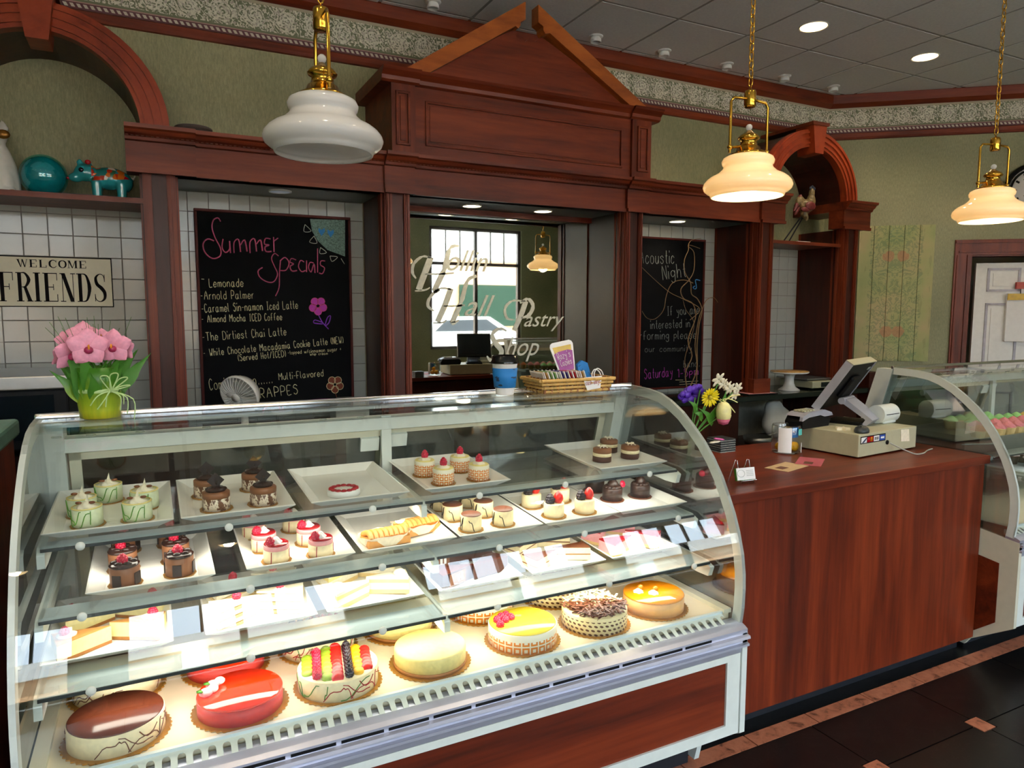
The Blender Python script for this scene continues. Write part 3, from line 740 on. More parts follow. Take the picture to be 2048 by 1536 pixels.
chalk(B2, 'Acoustic', (1279, 527), (1350, 527), 32, 'chalk_dim', .0026); chalk(B2, 'Night', (1326, 560), (1374, 553), 34, 'chalk_dim', .0028)
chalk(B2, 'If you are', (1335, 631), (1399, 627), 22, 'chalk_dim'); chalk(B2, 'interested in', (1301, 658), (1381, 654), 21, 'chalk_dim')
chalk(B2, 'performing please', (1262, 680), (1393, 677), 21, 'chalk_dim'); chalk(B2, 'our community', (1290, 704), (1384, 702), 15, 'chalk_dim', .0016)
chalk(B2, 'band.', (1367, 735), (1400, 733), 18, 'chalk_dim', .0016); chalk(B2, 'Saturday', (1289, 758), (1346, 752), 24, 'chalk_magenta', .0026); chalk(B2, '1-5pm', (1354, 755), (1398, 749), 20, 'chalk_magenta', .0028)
scrib(B2, [[(1390, 572), (1386, 575), (1390, 578), (1393, 574), (1391, 560), (1400, 561)]], 'chalk_blue', .0035)
scrib(B2, [[(1351, 760), (1366, 760)], [(1359, 764), (1396, 762)], [(1359, 769), (1392, 767)]], 'chalk_cream', .0018)
# curly willow branches standing in front of the right board
pm('willow', '8a6a42', .6)
cw = thing('curly_willow', 'bare curly branches standing on the counter before the acoustic night board', 'branches', tuple(at(1380, 775, 4.30)))
def wil(pts, r0=.005, r1=.002, Y=4.33):
    c_ = catmull([at(x, y, Y-(775-y)*.0002) for x, y in pts], 4); n = len(c_)
    MB().tube(c_, [r0+(r1-r0)*i/(n-1) for i in range(n)], 5).build('branch', 'willow', cw)
wil([(1374, 778), (1371, 745), (1384, 712), (1376, 680), (1391, 636), (1386, 608), (1367, 597), (1362, 578), (1378, 560), (1388, 540), (1388, 505), (1377, 492), (1384, 480), (1402, 477)])
wil([(1378, 778), (1393, 740), (1394, 690), (1398, 650), (1404, 620), (1395, 598), (1383, 588), (1381, 565), (1370, 545), (1369, 520), (1377, 500), (1378, 490), (1400, 497)])
wil([(1392, 778), (1394, 730), (1390, 690), (1397, 640), (1405, 617), (1413, 600), (1427, 595), (1436, 605)])
wil([(1380, 640), (1400, 618), (1366, 598), (1340, 585), (1310, 560), (1284, 535)], .003, .0015)
wil([(1386, 566), (1368, 560), (1345, 566), (1333, 590), (1327, 620), (1310, 638), (1294, 636), (1284, 622)], .003, .0015)
wil([(1371, 745), (1370, 715), (1381, 680), (1388, 645), (1372, 620), (1366, 600)], .003, .0015)
# welcome sign
sg = thing('welcome_sign', 'cream metal sign reading WELCOME FRIENDS on the tiled alcove wall', 'sign', (-.43, YW-.025, H+.03))
pm('sign_cream', 'dfd9bd', .45, var=.08, vs_=9); pm('sign_black', '171414', .7, Specular_IOR_Level=.1)
sx0, sx1, sz0, sz1 = -.76, -.178, H+.030, H+.292
MB().box(sx0, sx1, YW-.022, YW-.016, sz0, sz1).build('sign_plate', 'sign_cream', sg, bevel=.002)
f = MB()
for q in ((sx0, sx1, sz0, sz0+.005), (sx0, sx1, sz1-.005, sz1), (sx0, sx0+.005, sz0, sz1), (sx1-.005, sx1, sz0, sz1)): f.box(q[0], q[1], YW-.0235, YW-.021, q[2], q[3])
f.build('sign_border', 'sign_black', sg)
# slab letters: u in letter units, height 1
def L_(mb, ox_, oz, sc, sw, parts):
    for q in parts:
        if q[0] == 'b': mb.box(ox_+q[1]*sw, ox_+q[2]*sw, YW-.0235, YW-.0215, oz+q[3]*sc, oz+q[4]*sc)
        elif q[0] == 'p': mb.prism([(ox_+a*sw, oz+b*sc) for a, b in q[1]], 'y', YW-.0235, YW-.0215)
        else:
            c_ = catmull([Vector((ox_+a*sw, oz+b*sc)) for a, b in q[1]], 4); n = len(c_); k = len(q[2])-1
            ww = [(q[2][int(i/(n-1)*k*.999)]*(1-(i/(n-1)*k*.999) % 1)+q[2][min(k, int(i/(n-1)*k*.999)+1)]*((i/(n-1)*k*.999) % 1))*sw for i in range(n)]
            mb.ribbon(c_, ww, .002, lambda u, v, d: Vector((u, YW-.0235+d, v)))
SF = lambda x0, x1: [('b', x0, x1, 0, .03), ('b', x0, x1, .97, 1)]
LT = {'F': SF(0, .42)+[('b', .1, .32, 0, 1), ('b', .1, .85, .97, 1), ('b', .82, .86, .72, 1), ('b', .3, .62, .49, .52), ('b', .6, .64, .40, .61)],
 'R': SF(0, .42)+[('b', .1, .32, 0, 1), ('r', [(.3, .985), (.55, .97), (.75, .75), (.55, .52), (.3, .5)], [.03, .12, .22, .12, .03]), ('p', [(.42, .5), (.6, .5), (.9, 0), (.66, 0)]), ('b', .6, .95, 0, .03)],
 'I': SF(0, .42)+[('b', .1, .32, 0, 1)],
 'E': SF(0, .42)+[('b', .1, .32, 0, 1), ('b', .1, .85, .97, 1), ('b', .1, .85, 0, .03), ('b', .82, .86, .74, 1), ('b', .82, .86, 0, .26), ('b', .3, .62, .49, .52), ('b', .6, .64, .40, .61)],
 'N': [('b', .13, .17, 0, 1), ('b', .78, .82, 0, 1), ('p', [(.08, 1), (.32, 1), (.84, 0), (.6, 0)]), ('b', 0, .32, 0, .03), ('b', 0, .3, .97, 1), ('b', .65, .95, .97, 1)],
 'D': SF(0, .42)+[('b', .1, .32, 0, 1), ('r', [(.28, .985), (.6, .93), (.78, .5), (.6, .07), (.28, .015)], [.03, .12, .24, .12, .03])],
 'S': [('r', [(.72, .78), (.64, .95), (.4, .985), (.18, .86), (.24, .64), (.5, .5), (.7, .33), (.68, .12), (.42, .015), (.16, .08), (.1, .27)], [.03, .05, .06, .16, .22, .25, .22, .16, .06, .05, .03]), ('b', .70, .74, .72, .98), ('b', .08, .12, .02, .28)],
 'W': [('p', [(.0, 1), (.2, 1), (.42, 0), (.34, 0)]), ('p', [(.36, 0), (.42, 0), (.58, 1), (.54, 1)]), ('p', [(.48, 1), (.64, 1), (.86, 0), (.76, 0)]), ('p', [(.78, 0), (.84, 0), (1.06, 1), (1.02, 1)]), ('b', -.06, .28, .95, 1), ('b', .94, 1.14, .95, 1)],
 'L': SF(0, .4)+[('b', .1, .3, 0, 1), ('b', .1, .82, 0, .06), ('b', .76, .82, 0, .3)],
 'C': [('r', [(.85, .74), (.68, .95), (.42, .97), (.18, .75), (.14, .5), (.18, .25), (.42, .03), (.68, .05), (.86, .24)], [.04, .08, .1, .2, .22, .2, .1, .08, .04]), ('b', .82, .87, .68, .98)],
 'O': [('r', [(.5, .98), (.22, .82), (.14, .5), (.22, .18), (.5, .02), (.78, .18), (.86, .5), (.78, .82), (.5, .98)], [.07, .16, .2, .16, .07, .16, .2, .16, .07])],
 'M': [('b', .12, .18, 0, 1), ('b', .84, 1.04, 0, 1), ('p', [(.08, 1), (.3, 1), (.6, 0), (.5, 0)]), ('p', [(.5, 0), (.56, 0), (.92, 1), (.86, 1)]), ('b', 0, .3, 0, .05), ('b', .74, 1.14, 0, .05), ('b', 0, .2, .95, 1), ('b', .9, 1.14, .95, 1)]}
LT['E2'] = [('b', 0, .4, 0, .05), ('b', 0, .4, .95, 1), ('b', .1, .3, 0, 1), ('b', .1, .8, .94, 1), ('b', .1, .8, 0, .06), ('b', .1, .6, .47, .53), ('b', .74, .8, 0, .28), ('b', .74, .8, .72, 1)]
def word(wd, x0, x1, z, h, keys=None):
    W_ = {'I': .42, 'W': 1.12, 'M': 1.12}; tot = sum(W_.get(c_, .88)+.14 for c_ in wd)-.14; k = (x1-x0)/tot; x = x0
    for c_ in wd:
        mb = MB(); L_(mb, x, z, h, k, LT['E2'] if (c_ == 'E' and keys) else LT[c_]); mb.build('letter', 'sign_black', sg, fix=True); x += (W_.get(c_, .88)+.14)*k
word('FRIENDS', -.690, -.205, sz0+.028, .150); word('WELCOME', -.605, -.295, sz0+.205, .040, 1)

# ================================================================== LEFT ALCOVE SHELF
ZS = H+.566+.0005
ct = thing('ceramic_cat', 'white ceramic cat figurine with gold face, cut off by the left edge', 'figurine', (-.63, 4.24, ZS))
mb = MB(); mb.lathe([(0, 0), (.085, 0), (.095, .02), (.092, .08), (.078, .15), (.056, .21), (.04, .24)], (-.63, 4.24, ZS), 18)
mb.ball((-.63, 4.22, ZS+.275), (.058, .055, .052)); mb.ball((-.585, 4.18, ZS+.05), (.03, .03, .06)); mb.ball((-.66, 4.17, ZS+.05), (.03, .03, .06)).ball((-.58, 4.17, ZS+.012), (.035, .04, .016)).ball((-.66, 4.16, ZS+.012), (.035, .04, .016))
mb.lathe([(.03, 0), (.0, .05)], (-.665, 4.23, ZS+.31), 8).lathe([(.03, 0), (.0, .05)], (-.595, 4.23, ZS+.31), 8)
mb.build('body', 'porcelain', ct, remesh=.008)
pm('old_gold', '8a5f22', .35, .6)
MB().ball((-.588, 4.172, ZS+.275), (.03, .014, .022)).ball((-.64, 4.168, ZS+.29), (.012, .01, .012)).ball((-.61, 4.165, ZS+.262), (.01, .01, .008)).build('face', 'old_gold', ct)
MB().ball((-.56, 4.135, ZS+.008), (.016, .02, .008), 8).ball((-.66, 4.125, ZS+.008), (.016, .02, .008), 8).build('paw', 'old_gold', ct)
tl = at(40, 384, 4.25)
ob_ = thing('glass_orb', 'shiny teal glass globe between the cat and the painted animal', 'orb', (-.442, 4.24, ZS))
MB().ball((-.442, 4.24, ZS+.104), .104, 32).build('globe', 'glass_orb', ob_)
pm('orb_inner', '2aa6ae', .2, .15); MB().ball((-.442, 4.24, ZS+.104), .094, 24).build('inner_coating', 'orb_inner', ob_)
MB().lathe([(.035, .002), (.04, 0), (.036, .008), (.03, .006)], (-.442, 4.24, ZS-.0005), 20, cap=False).build('base_ring', 'orb_inner', ob_)
# painted teal animal
t = NT('painted_teal'); x, y, z = t.xyz()
vo = t.n('ShaderNodeTexVoronoi'); vo.inputs['Scale'].default_value = 34; tc = t.n('ShaderNodeTexCoord'); t.link(tc.outputs['Object'], vo.inputs['Vector'])
cc = t.n('ShaderNodeValToRGB'); cc.color_ramp.interpolation = 'CONSTANT'; e = cc.color_ramp.elements
while len(e) < 6: e.new(.5)
for i, (p, c_) in enumerate([(0, '1f7a78'), (.28, 'b8341c'), (.45, '2f6a4a'), (.6, 'e6dccb'), (.7, 'a01428'), (.85, 'cf6a1e')]): e[i].position = p; e[i].color = S(c_)
sq = t.n('ShaderNodeSeparateColor'); t.link(vo.outputs['Color'], sq.inputs[0]); t.link(sq.outputs[0], cc.inputs[0])
msk = t.math('MULTIPLY', t.math('GREATER_THAN', t.math('ADD', z, t.math('MULTIPLY', x, -.12)), .098), t.math('MULTIPLY', t.math('GREATER_THAN', x, -.045), t.math('LESS_THAN', vo.outputs['Distance'], .75)))
M['painted_teal'] = t.done(t.mix(msk, '2a8f96', cc.outputs[0]), .12, 0, Coat_Weight=.5)
pg = thing('painted_pig', 'glossy teal ceramic pig with painted flowers on its back', 'figurine', (-.19, 4.24, ZS))
mb = MB(); P0 = Vector((-.19, 4.24, ZS))
def bl(x, y, z, r): mb.ball((P0.x+x, P0.y+y, P0.z+z), r, 14)
bl(.03, 0, .115, (.095, .06, .058)); bl(-.07, -.01, .135, (.055, .045, .045)); bl(-.115, -.012, .108, (.035, .028, .024)); bl(.095, 0, .10, (.045, .05, .052))
for lx in (-.025, .085):
    for ly in (-.035, .035): mb.tube([(P0.x+lx, P0.y+ly, P0.z+.008), (P0.x+lx, P0.y+ly, P0.z+.10)], [.022, .026], 10); bl(lx, ly, .014, (.023, .023, .014))
for s_ in (-1, 1): bl(-.075+.02*s_, .018*s_, .182, (.014, .012, .018))
mb.tube([(P0.x+.14, P0.y, P0.z+.12), (P0.x+.15, P0.y, P0.z+.14), (P0.x+.14, P0.y-.01, P0.z+.15)], .006)
mb.build('body', 'painted_teal', pg, remesh=.006)
pm('glaze_red', 'a8141c', .15); pm('glaze_dark', '1b1420', .1)
MB().ball((P0.x-.058, P0.y-.036, P0.z+.184), (.014, .008, .012)).ball((P0.x-.15, P0.y-.014, P0.z+.102), (.010, .012, .007)).build('glaze_spot', 'glaze_red', pg)
MB().ball((P0.x-.088, P0.y-.05, P0.z+.142), (.012, .007, .012)).build('eye', 'glaze_dark', pg)
# round tin on the cornice
pm('tin', '5a4d48', .5)
tn = thing('round_tin', 'low grey brown round tin lying on top of the left cornice', 'tin', (.245, 4.22, zc)); MB().lathe([(0, 0), (.088, 0), (.09, .004), (.09, .062), (.094, .062), (.094, .078), (.088, .082), (0, .084)], (.245, 4.22, zc), 28).build('body', 'tin', tn)
# rooster, yellow ornament and cards in the right alcove
rz_ = ZS
ro = thing('rooster_figure', 'painted rooster figure on a thin black stand in the right arch', 'figurine', (4.60, 4.16, rz_))
pm('feather', '7d6a44', .4, var=.5, vs_=60); pm('feather_red', '6e2c2c', .4, var=.4, vs_=60); pm('comb_dark', '14223a', .4)
c0 = at(1612, 412, 4.14); mb = MB()
def rb(x, z, r, d=0): mb.ball((c0.x+x, 4.14+d, c0.z+z), r, 12)
rb(0, 0, (.085, .05, .055)); rb(.055, .04, (.04, .035, .06)); rb(.06, .105, (.026, .024, .045)); rb(-.07, .03, (.05, .03, .045)); rb(-.02, -.06, (.03, .03, .04)); rb(.01, -.09, (.018, .018, .035))
mb.tube([(c0.x+.08, 4.14, c0.z+.13), (c0.x+.105, 4.14, c0.z+.12)], [.01, .002])
mb.build('body', 'feather', ro, remesh=.008)
mb = MB(); mb.ball((c0.x-.0, 4.095, c0.z-.005), (.06, .015, .035)).ball((c0.x-.05, 4.10, c0.z-.035), (.05, .012, .02)); mb.build('wing', 'feather_red', ro)
mb = MB()
for i in range(5): mb.ball((c0.x+.04+i*.012, 4.14, c0.z+.155-abs(i-2)*.006), (.01, .006, .016), 8)
mb.build('comb', 'comb_dark', ro)
for dx, dz in ((-.1, .01), (-.11, -.02), (-.1, -.05), (-.085, .045)):
    MB().tube(catmull([(c0.x-.05, 4.14, c0.z), (c0.x+dx*.8, 4.14, c0.z+dz+.03), (c0.x+dx*1.25, 4.14, c0.z+dz-.03)], 4), [.014]*8+[.003], 6).build('tail_feather', 'feather_red', ro)
MB().tube([(c0.x, 4.15, c0.z-.05), (c0.x-.06, 4.16, c0.z-.12), (4.56, 4.16, rz_+.01)], .006).tube([(c0.x+.01, 4.15, c0.z-.05), (4.62, 4.16, rz_+.01)], .006).box(4.52, 4.66, 4.10, 4.22, rz_, rz_+.008).build('stand', 'black', ro)
yo = thing('yellow_teapot', 'small yellow and red ceramic jug at the left end of the right shelf', 'jug', (4.385, 4.30, rz_))
pm('yellow_glaze', 'c9a411', .2); MB().lathe([(0, 0), (.035, 0), (.05, .03), (.052, .06), (.04, .10), (.028, .12), (.032, .135)], (4.375, 4.28, rz_), 16).build('body', 'yellow_glaze', yo)
MB().ball((4.425, 4.25, rz_+.05), (.018, .012, .02), 10).ball((4.415, 4.24, rz_+.085), (.014, .01, .014), 10).build('painted_fruit', 'glaze_red', yo)
pc = thing('folded_card', 'white card lying flat on the right alcove shelf edge', 'card', (4.66, 4.10, rz_)); MB().box(4.60, 4.74, 4.05, 4.13, rz_, rz_+.005).build('sheet', 'paper', pc)

# ================================================================== ANGLED WALL: painted panel, clock, door
FR = Matrix.Translation((CX, YW, 0)) @ Matrix.Rotation(RZ, 4, 'Z')
def onwall(s_, d, z): return FR @ Vector((s_, -d, z))
def wthing(name, lab, cat, s_, z, kind=None):
    o = thing(name, lab, cat, onwall(s_, 0, z), RZ, None, kind); return o, (lambda mb, nm, mt_, **k: wl_(mb, nm, mt_, o, s_, z, **k))
def wl_(mb, nm, mt_, o, s_, z, **k):
    mb.v = [(p[0]-s_, p[1], p[2]-z) for p in mb.v]; return mb.build(nm, mt_, o, local=True, **k)
def pgreen():
    t = NT('panel_paint'); x, y, z = t.xyz(); n = t.noise(9, detail=6, rough=.7, dist=.8); n2 = t.noise(3, detail=3); nn = t.noise(30, (1, 1, .2), 4)
    base = t.ramp(n2, (.32, '8d9a5e'), (.5, 'a6a56c'), (.7, 'b7a376'))
    base = t.mix(t.math('MULTIPLY', t.math('GREATER_THAN', nn, .62), .3), base, '6f7a4c')
    xm = t.math('ABSOLUTE', x)
    mp = t.n('ShaderNodeCombineXYZ'); t.put(mp.inputs[0], xm); t.put(mp.inputs[2], z)
    q1 = t.n('ShaderNodeTexNoise'); q1.inputs['Scale'].default_value = 11; q1.inputs['Detail'].default_value = 2; q1.inputs['Distortion'].default_value = 2.2; t.link(mp.outputs[0], q1.inputs['Vector'])
    lf = t.math('LESS_THAN', t.math('ABSOLUTE', t.math('SUBTRACT', q1.outputs[0], .5)), .045)
    lf = t.math('MULTIPLY', lf, t.math('LESS_THAN', t.math('ADD', xm, t.math('MULTIPLY', n, .12)), .27))
    c = t.mix(t.math('MULTIPLY', lf, .38), base, '2c6a4a')
    for zr_, xr_ in ((.33, .055), (-.33, .05)):
        dr = t.math('SQRT', t.math('ADD', t.math('POWER', t.math('SUBTRACT', xm, xr_), 2), t.math('POWER', t.math('SUBTRACT', z, zr_), 2)))
        c = t.mix(t.math('MULTIPLY', t.math('LESS_THAN', t.math('ADD', dr, t.math('MULTIPLY', q1.outputs[0], .05)), .072), .6), c, 'b8744f')
    M['panel_paint'] = t.done(c, .6)
pgreen()
o, B_ = wthing('painted_wall_art', 'tall distressed green plank panel painted with scrolls and roses, on the angled wall', 'artwork', .592, H+.17)
for i in range(5): B_(MB().box(.29+i*.122, .29+i*.122+.118, -.02, -.002, H-.42, H+.765), 'plank', 'panel_paint')
o, B_ = wthing('wall_clock', 'round black rimmed wall clock partly behind the right lamp', 'clock', 1.62, H+1.03)
MC = Matrix.Translation((1.62, -.0, H+1.03)) @ Matrix.Rotation(PI/2, 4, 'X')
B_(MB().lathe([(0, .002), (.22, .002), (.225, .02), (.215, .035), (.17, .035), (.16, .02), (0, .02)], n=40, mt=MC), 'rim', 'black_gloss')
B_(MB().lathe([(0, .021), (.165, .021), (.165, .023), (0, .023)], n=40, mt=MC), 'dial', 'paper')
mb = MB()
for i in range(12):
    a = 2*PI*i/12; mb.box(-.008, .008, .125, .155, .023, .025, MC @ Matrix.Rotation(a, 4, 'Z'))
B_(mb, 'hour_mark', 'sign_black'); B_(MB().box(-.005, .005, -.01, .12, .026, .028, MC @ Matrix.Rotation(.7, 4, 'Z')).box(-.006, .006, -.01, .085, .026, .028, MC @ Matrix.Rotation(2.2, 4, 'Z')), 'clock_hand', 'sign_black')
o, B_ = wthing('door_1', None, None, 1.6, 0, 'structure')
f = MB()
for a, b in ((DS0-.13, DS0), (DS1, DS1+.13)): f.box(a, b, -.02, .0, 0, DZ+.0).box(a+.015, a+.035, -.03, -.018, 0, DZ).box(b-.035, b-.015, -.03, -.018, 0, DZ)
f.box(DS0-.13, DS1+.13, -.02, 0, DZ, DZ+.13).box(DS0-.13, DS1+.13, -.032, -.018, DZ+.10, DZ+.12).box(DS0-.1, DS1+.1, -.028, -.018, DZ+.02, DZ+.035)
f.box(DS0, DS0+.012, -.0, .12, 0, DZ).box(DS1-.012, DS1, 0, .12, 0, DZ).box(DS0, DS1, 0, .12, DZ-.012, DZ)
B_(f, 'casing', 'cherry_v')
lf = MB(); la, lb = DS0+.07, DS1-.05; lz = H+.435
lf.box(la, lb, .06, .095, .02, lz)
leaf = B_(lf, 'door_leaf', 'white')
W2 = (lb-la)
for i in range(2):
    for za, zb2 in ((.2, .85), (1.0, 1.62), (1.72, 1.92)):
        xa = la+.09+i*(W2/2-.03); xb = xa+W2/2-.15
        fr_ = MB()
        for q in ((xa, xb, za, za+.018), (xa, xb, zb2-.018, zb2), (xa, xa+.018, za, zb2), (xb-.018, xb, za, zb2)): fr_.box(q[0], q[1], .050, .062, q[2], q[3])
        pm('panel_groove', 'b4b2bd', .5) if 'panel_groove' not in M else None
        wl_(fr_, 'panel_moulding', 'panel_groove', leaf, 1.6, 0)
        wl_(MB().box(xa+.045, xb-.045, .053, .061, za+.045, zb2-.045), 'raised_field', 'white', leaf, 1.6, 0)
o, B_ = wthing('hanging_notepad', 'white note pad with a yellow header hung on the white door', 'notepad', 1.6, H-.22)
B_(MB().box(1.50, 1.745, .02, .046, H-.24, H+.17), 'sheets', 'paper'); B_(MB().box(1.50, 1.73, .010, .0205, H+.115, H+.17), 'header', 'yellow_glaze')
B_(MB().box(1.565, 1.645, .018, .048, H+.21, H+.268), 'magnet', 'glaze_red')
B_(MB().box(1.60, 1.606, .03, .035, H+.17, H+.21), 'hook', 'black')

# ================================================================== PENDANT LAMPS
PT = H+.624
SH = [(.058, .0), (.085, -.003), (.1, -.012), (.106, -.026), (.103, -.04), (.097, -.048), (.102, -.060), (.12, -.078), (.141, -.090), (.149, -.094), (.164, -.106), (.176, -.122), (.180, -.137), (.175, -.152), (.163, -.163), (.155, -.166), (.151, -.172), (.147, -.183)]
def pendant(x, lab, lit, rz, y=2.15):
    o = thing('pendant_lamp', lab, 'pendant lamp', (x, y, PT), rz, 'opal glass pendants over the counters')
    def B(mb, nm, mt_): return mb.build(nm, mt_, o, local=True)
    SHs = [(r*.955, z*.88) for r, z in SH]; full = SHs+[(r-.004, z) for r, z in SHs[::-1]]
    B(MB().lathe(full, n=40, cap=False), 'shade', 'opal_lit' if lit else 'opal')
    if lit:
        B(MB().ball((0, 0, -.09), .035, 14), 'bulb', 'lamp_warm')
        l = bpy.data.objects.new('bulb_light', bpy.data.lights.new('bulb_light', 'POINT')); col.objects.link(l); l.parent = o; l.location = (0, 0, -.13)
        l.data.energy = 9*LAMP_W; l.data.color = (1, .78, .5); l.data.shadow_soft_size = .05
    else: B(MB().ball((0, 0, -.09), .035, 14), 'bulb', 'porcelain')
    B(MB().lathe([(0, -.004), (.066, -.004), (.068, .006), (.05, .012), (.044, .03), (.034, .036), (.03, .055), (.04, .06), (.043, .066), (.034, .078), (.018, .086), (.008, .096), (0, .098)], n=20), 'cap', 'brass')
    B(MB().ball((0, 0, .108), .013, 12), 'finial', 'opal')
    y_ = MB()
    for s_ in (-1, 1):
        y_.tube([(s_*.042, 0, .03), (s_*.098, 0, .022)], .005); y_.ball((s_*.098, 0, .022), .011, 8)
        y_.tube([(s_*.098, 0, .0), (s_*.098, 0, .195), (s_*.085, 0, .212), (s_*.02, 0, .216)], .0055, 8)
    B(y_, 'yoke', 'brass')
    B(MB().lathe([(0, .185), (.02, .185), (.023, .19), (.023, .24), (.02, .248), (.008, .252), (0, .262)], n=16), 'barrel', 'brass')
    ch = MB(); z = .262; k = 0; top = ZC-PT-.03
    tor = MB()
    def link(z, k):
        pts = []
        for j in range(13):
            a = 2*PI*j/12; u, v = .0095*math.sin(a), .022*math.cos(a)
            pts.append((u, 0, z+v) if k % 2 else (0, u, z+v))
        ch.tube(pts, .0028, 4)
    while z < top: link(z+.02, k); z += .033; k += 1
    B(ch, 'chain', 'brass'); B(MB().lathe([(0, top-.01), (.02, top), (.05, top+.02), (.06, top+.03), (0, top+.03)], n=20), 'ceiling_canopy', 'brass')
pendant(.474, 'unlit white glass pendant lamp, left of the three', False, 1.54); pendant(2.144, 'lit glass pendant lamp in the middle, before the right niche', True, .0)
pendant(3.80, 'lit glass pendant lamp at the right edge, before the clock', True, -.15)
# ================================================================== CURVED GLASS DISPLAY CASES
PROF = [(2.16, -.267), (2.046, -.271), (1.975, -.281), (1.92, -.30), (1.857, -.332), (1.803, -.371), (1.75, -.415), (1.705, -.462), (1.665, -.515), (1.634, -.569), (1.607, -.62), (1.585, -.675), (1.566, -.74), (1.557, -.80), (1.555, -.85), (1.557, -.91), (1.565, -.966)]
TILT = math.tan(math.radians(2.5))
SHF = {1: (1.85, -.522), 2: (1.76, -.655), 3: (1.68, -.79)}
ZD = -.935
def shz(k, y): return H+SHF[k][1]+TILT*(y-SHF[k][0])+.004
def case(label, x0, x1, dy=0, dz=0, shelves=(1, 2, 3), zbot=-1.304, full=True):
    P = [(y+dy, z+H+dz) for y, z in PROF]; xm = (x0+x1)/2
    o = thing('display_case', label, 'display case', (xm, 1.9+dy, 0))
    top = [p for p in P if p[1] >= H+dz-.285]; cur = [p for p in P if p[1] <= H+dz-.28]
    top = [(P[0][0]+.01, P[0][1])]+top[:3]
    MB().sheet(P[:3], x0, x1, .006).build('top_glass', 'glass', o); MB().sheet(P[2:], x0, x1, .006).build('curved_front_glass', 'glass', o)
    MB().box(x0-.004, x1+.004, P[0][0]-.001, P[0][0]+.014, P[0][1]-.007, P[0][1]+.007).build('rear_rail', 'chrome', o, bevel=.003)
    # end frames follow the curve
    for s_, x in ((-1, x0), (1, x1)):
        inn = []; n = len(P)
        for i in range(n):
            a, b = P[max(0, i-1)], P[min(n-1, i+1)]; d = Vector((b[0]-a[0], b[1]-a[1])).normalized(); inn.append((P[i][0]-d.y*-.034 if False else P[i][0]+(-d.y)*.034, P[i][1]+d.x*.034))
        outp = [(p[0], p[1]) for p in P]
        xa, xb = (x-.0, x-s_*.012)
        f = MB()
        for i in range(n-1):
            f.prism([outp[i], outp[i+1], inn[i+1], inn[i]], 'x', xa, xb)
        f.build('end_frame', 'white_frame', o)
        gp = inn+[(1.60+dy, H+dz-1.0), (2.50+dy, H+dz-.98), (2.44+dy, H+dz-.90), (2.25+dy, H+dz-.31)]
        MB().prism(gp, 'x', x-s_*.002, x-s_*.010).build('end_glass', 'glass_end', o)
        # rear post
        MB().prism([(2.165+dy, H+dz-.275), (2.25+dy, H+dz-.275), (2.46+dy, H+dz-.99), (2.36+dy, H+dz-.99)], 'x', x, x-s_*.055).build('rear_post', 'white_frame', o)
        # base end panel with inset
        hexa = [(1.54+dy, H+dz-.98), (1.54+dy, H+zbot), (1.72+dy, H+zbot-.12), (1.74+dy, .02), (2.5+dy, .02), (2.5+dy, H+dz-.86), (2.25+dy, H+dz-.88)]
        bp = MB().prism(hexa, 'x', x, x-s_*.02).build('base_end_panel', 'cream_frame' if dy else 'white_frame', o)
        MB().prism([(1.615+dy, H+dz-1.09), (1.615+dy, H+zbot-.0), (1.70+dy, H+zbot-.07), (2.4+dy, .12), (2.4+dy, H+dz-.98)], 'x', x+s_*.003, x-s_*.01).build('end_inset', 'panel_red_h', bp)
    # base
    b_ = H+dz
    MB().prism([(1.60+dy, b_-.99), (1.60+dy, .02+.2), (2.48+dy, .22), (2.48+dy, b_-.95)], 'x', x0+.02, x1-.02).build('base_body', 'cream_frame', o)
    MB().box(x0+.03, x1-.03, 1.76+dy, 2.45+dy, .0, .22).build('kick_board', 'kick', o)
    sill = [(1.572+dy, b_-.955), (1.552+dy, b_-.962), (1.540+dy, b_-.968), (1.540+dy, b_-.984), (1.528+dy, b_-.986), (1.526+dy, b_-.994), (1.540+dy, b_-.998), (1.540+dy, b_-1.010), (1.530+dy, b_-1.012), (1.530+dy, b_-1.019), (1.542+dy, b_-1.022), (1.545+dy, b_-1.042), (1.60+dy, b_-1.042), (1.60+dy, b_-.955)]
    fa = MB().prism(sill, 'x', x0+.001, x1-.001).build('fascia', 'silver', o)
    sl = MB(); n = int((x1-x0-.1)/.112)
    for i in range(n): sl.box(x0+.06+i*.112, x0+.06+i*.112+.10, 1.5385+dy, 1.545+dy, b_-.981, b_-.974)
    sl.build('vent_slot', 'black', fa)
    fr = MB(); zt_, zl = b_-1.042, H+zbot
    fr.box(x0+.075, x1-.075, 1.545+dy, 1.60+dy, zt_-.022, zt_-.001).box(x0+.075, x1-.075, 1.545+dy, 1.60+dy, zl, zl+.035).box(x0+.022, x0+.075, 1.545+dy, 1.60+dy, zl, zt_-.001).box(x1-.075, x1-.022, 1.545+dy, 1.60+dy, zl, zt_-.001)
    fr.build('front_frame', 'white_frame', o)
    MB().box(x0+.07, x1-.07, 1.552+dy, 1.60+dy, zl+.03, zt_-.015).build('front_panel', 'panel_red_h', o)
    # deck and air grille
    zd = b_+ZD
    MB().box(x0+.012, x1-.012, 1.612+dy, 2.40+dy, zd-.03, zd-.001).build('deck', 'deck', o)
    for x in (x0+.012, x1-.042): MB().box(x, x+.03, 1.60+dy, 2.36+dy, zd-.001, zd+.012).build('deck_edge', 'cream_frame', o)
    MB().box(x0+.02, x1-.02, 1.607+dy, 1.617+dy, zd-.004, zd+.004).build('deck_nosing', 'ledge', o)
    gm = MB(); PG = .030; n = int((x1-x0-.06)/PG); g0, g1 = (1.608+dy, zd-.003), (1.566+dy, b_-.958)
    def gp_(x, u, k=0): return (x, g0[0]+(g1[0]-g0[0])*u, g0[1]+(g1[1]-g0[1])*u+k)
    mtv = [0, .15, .82, 1.0]
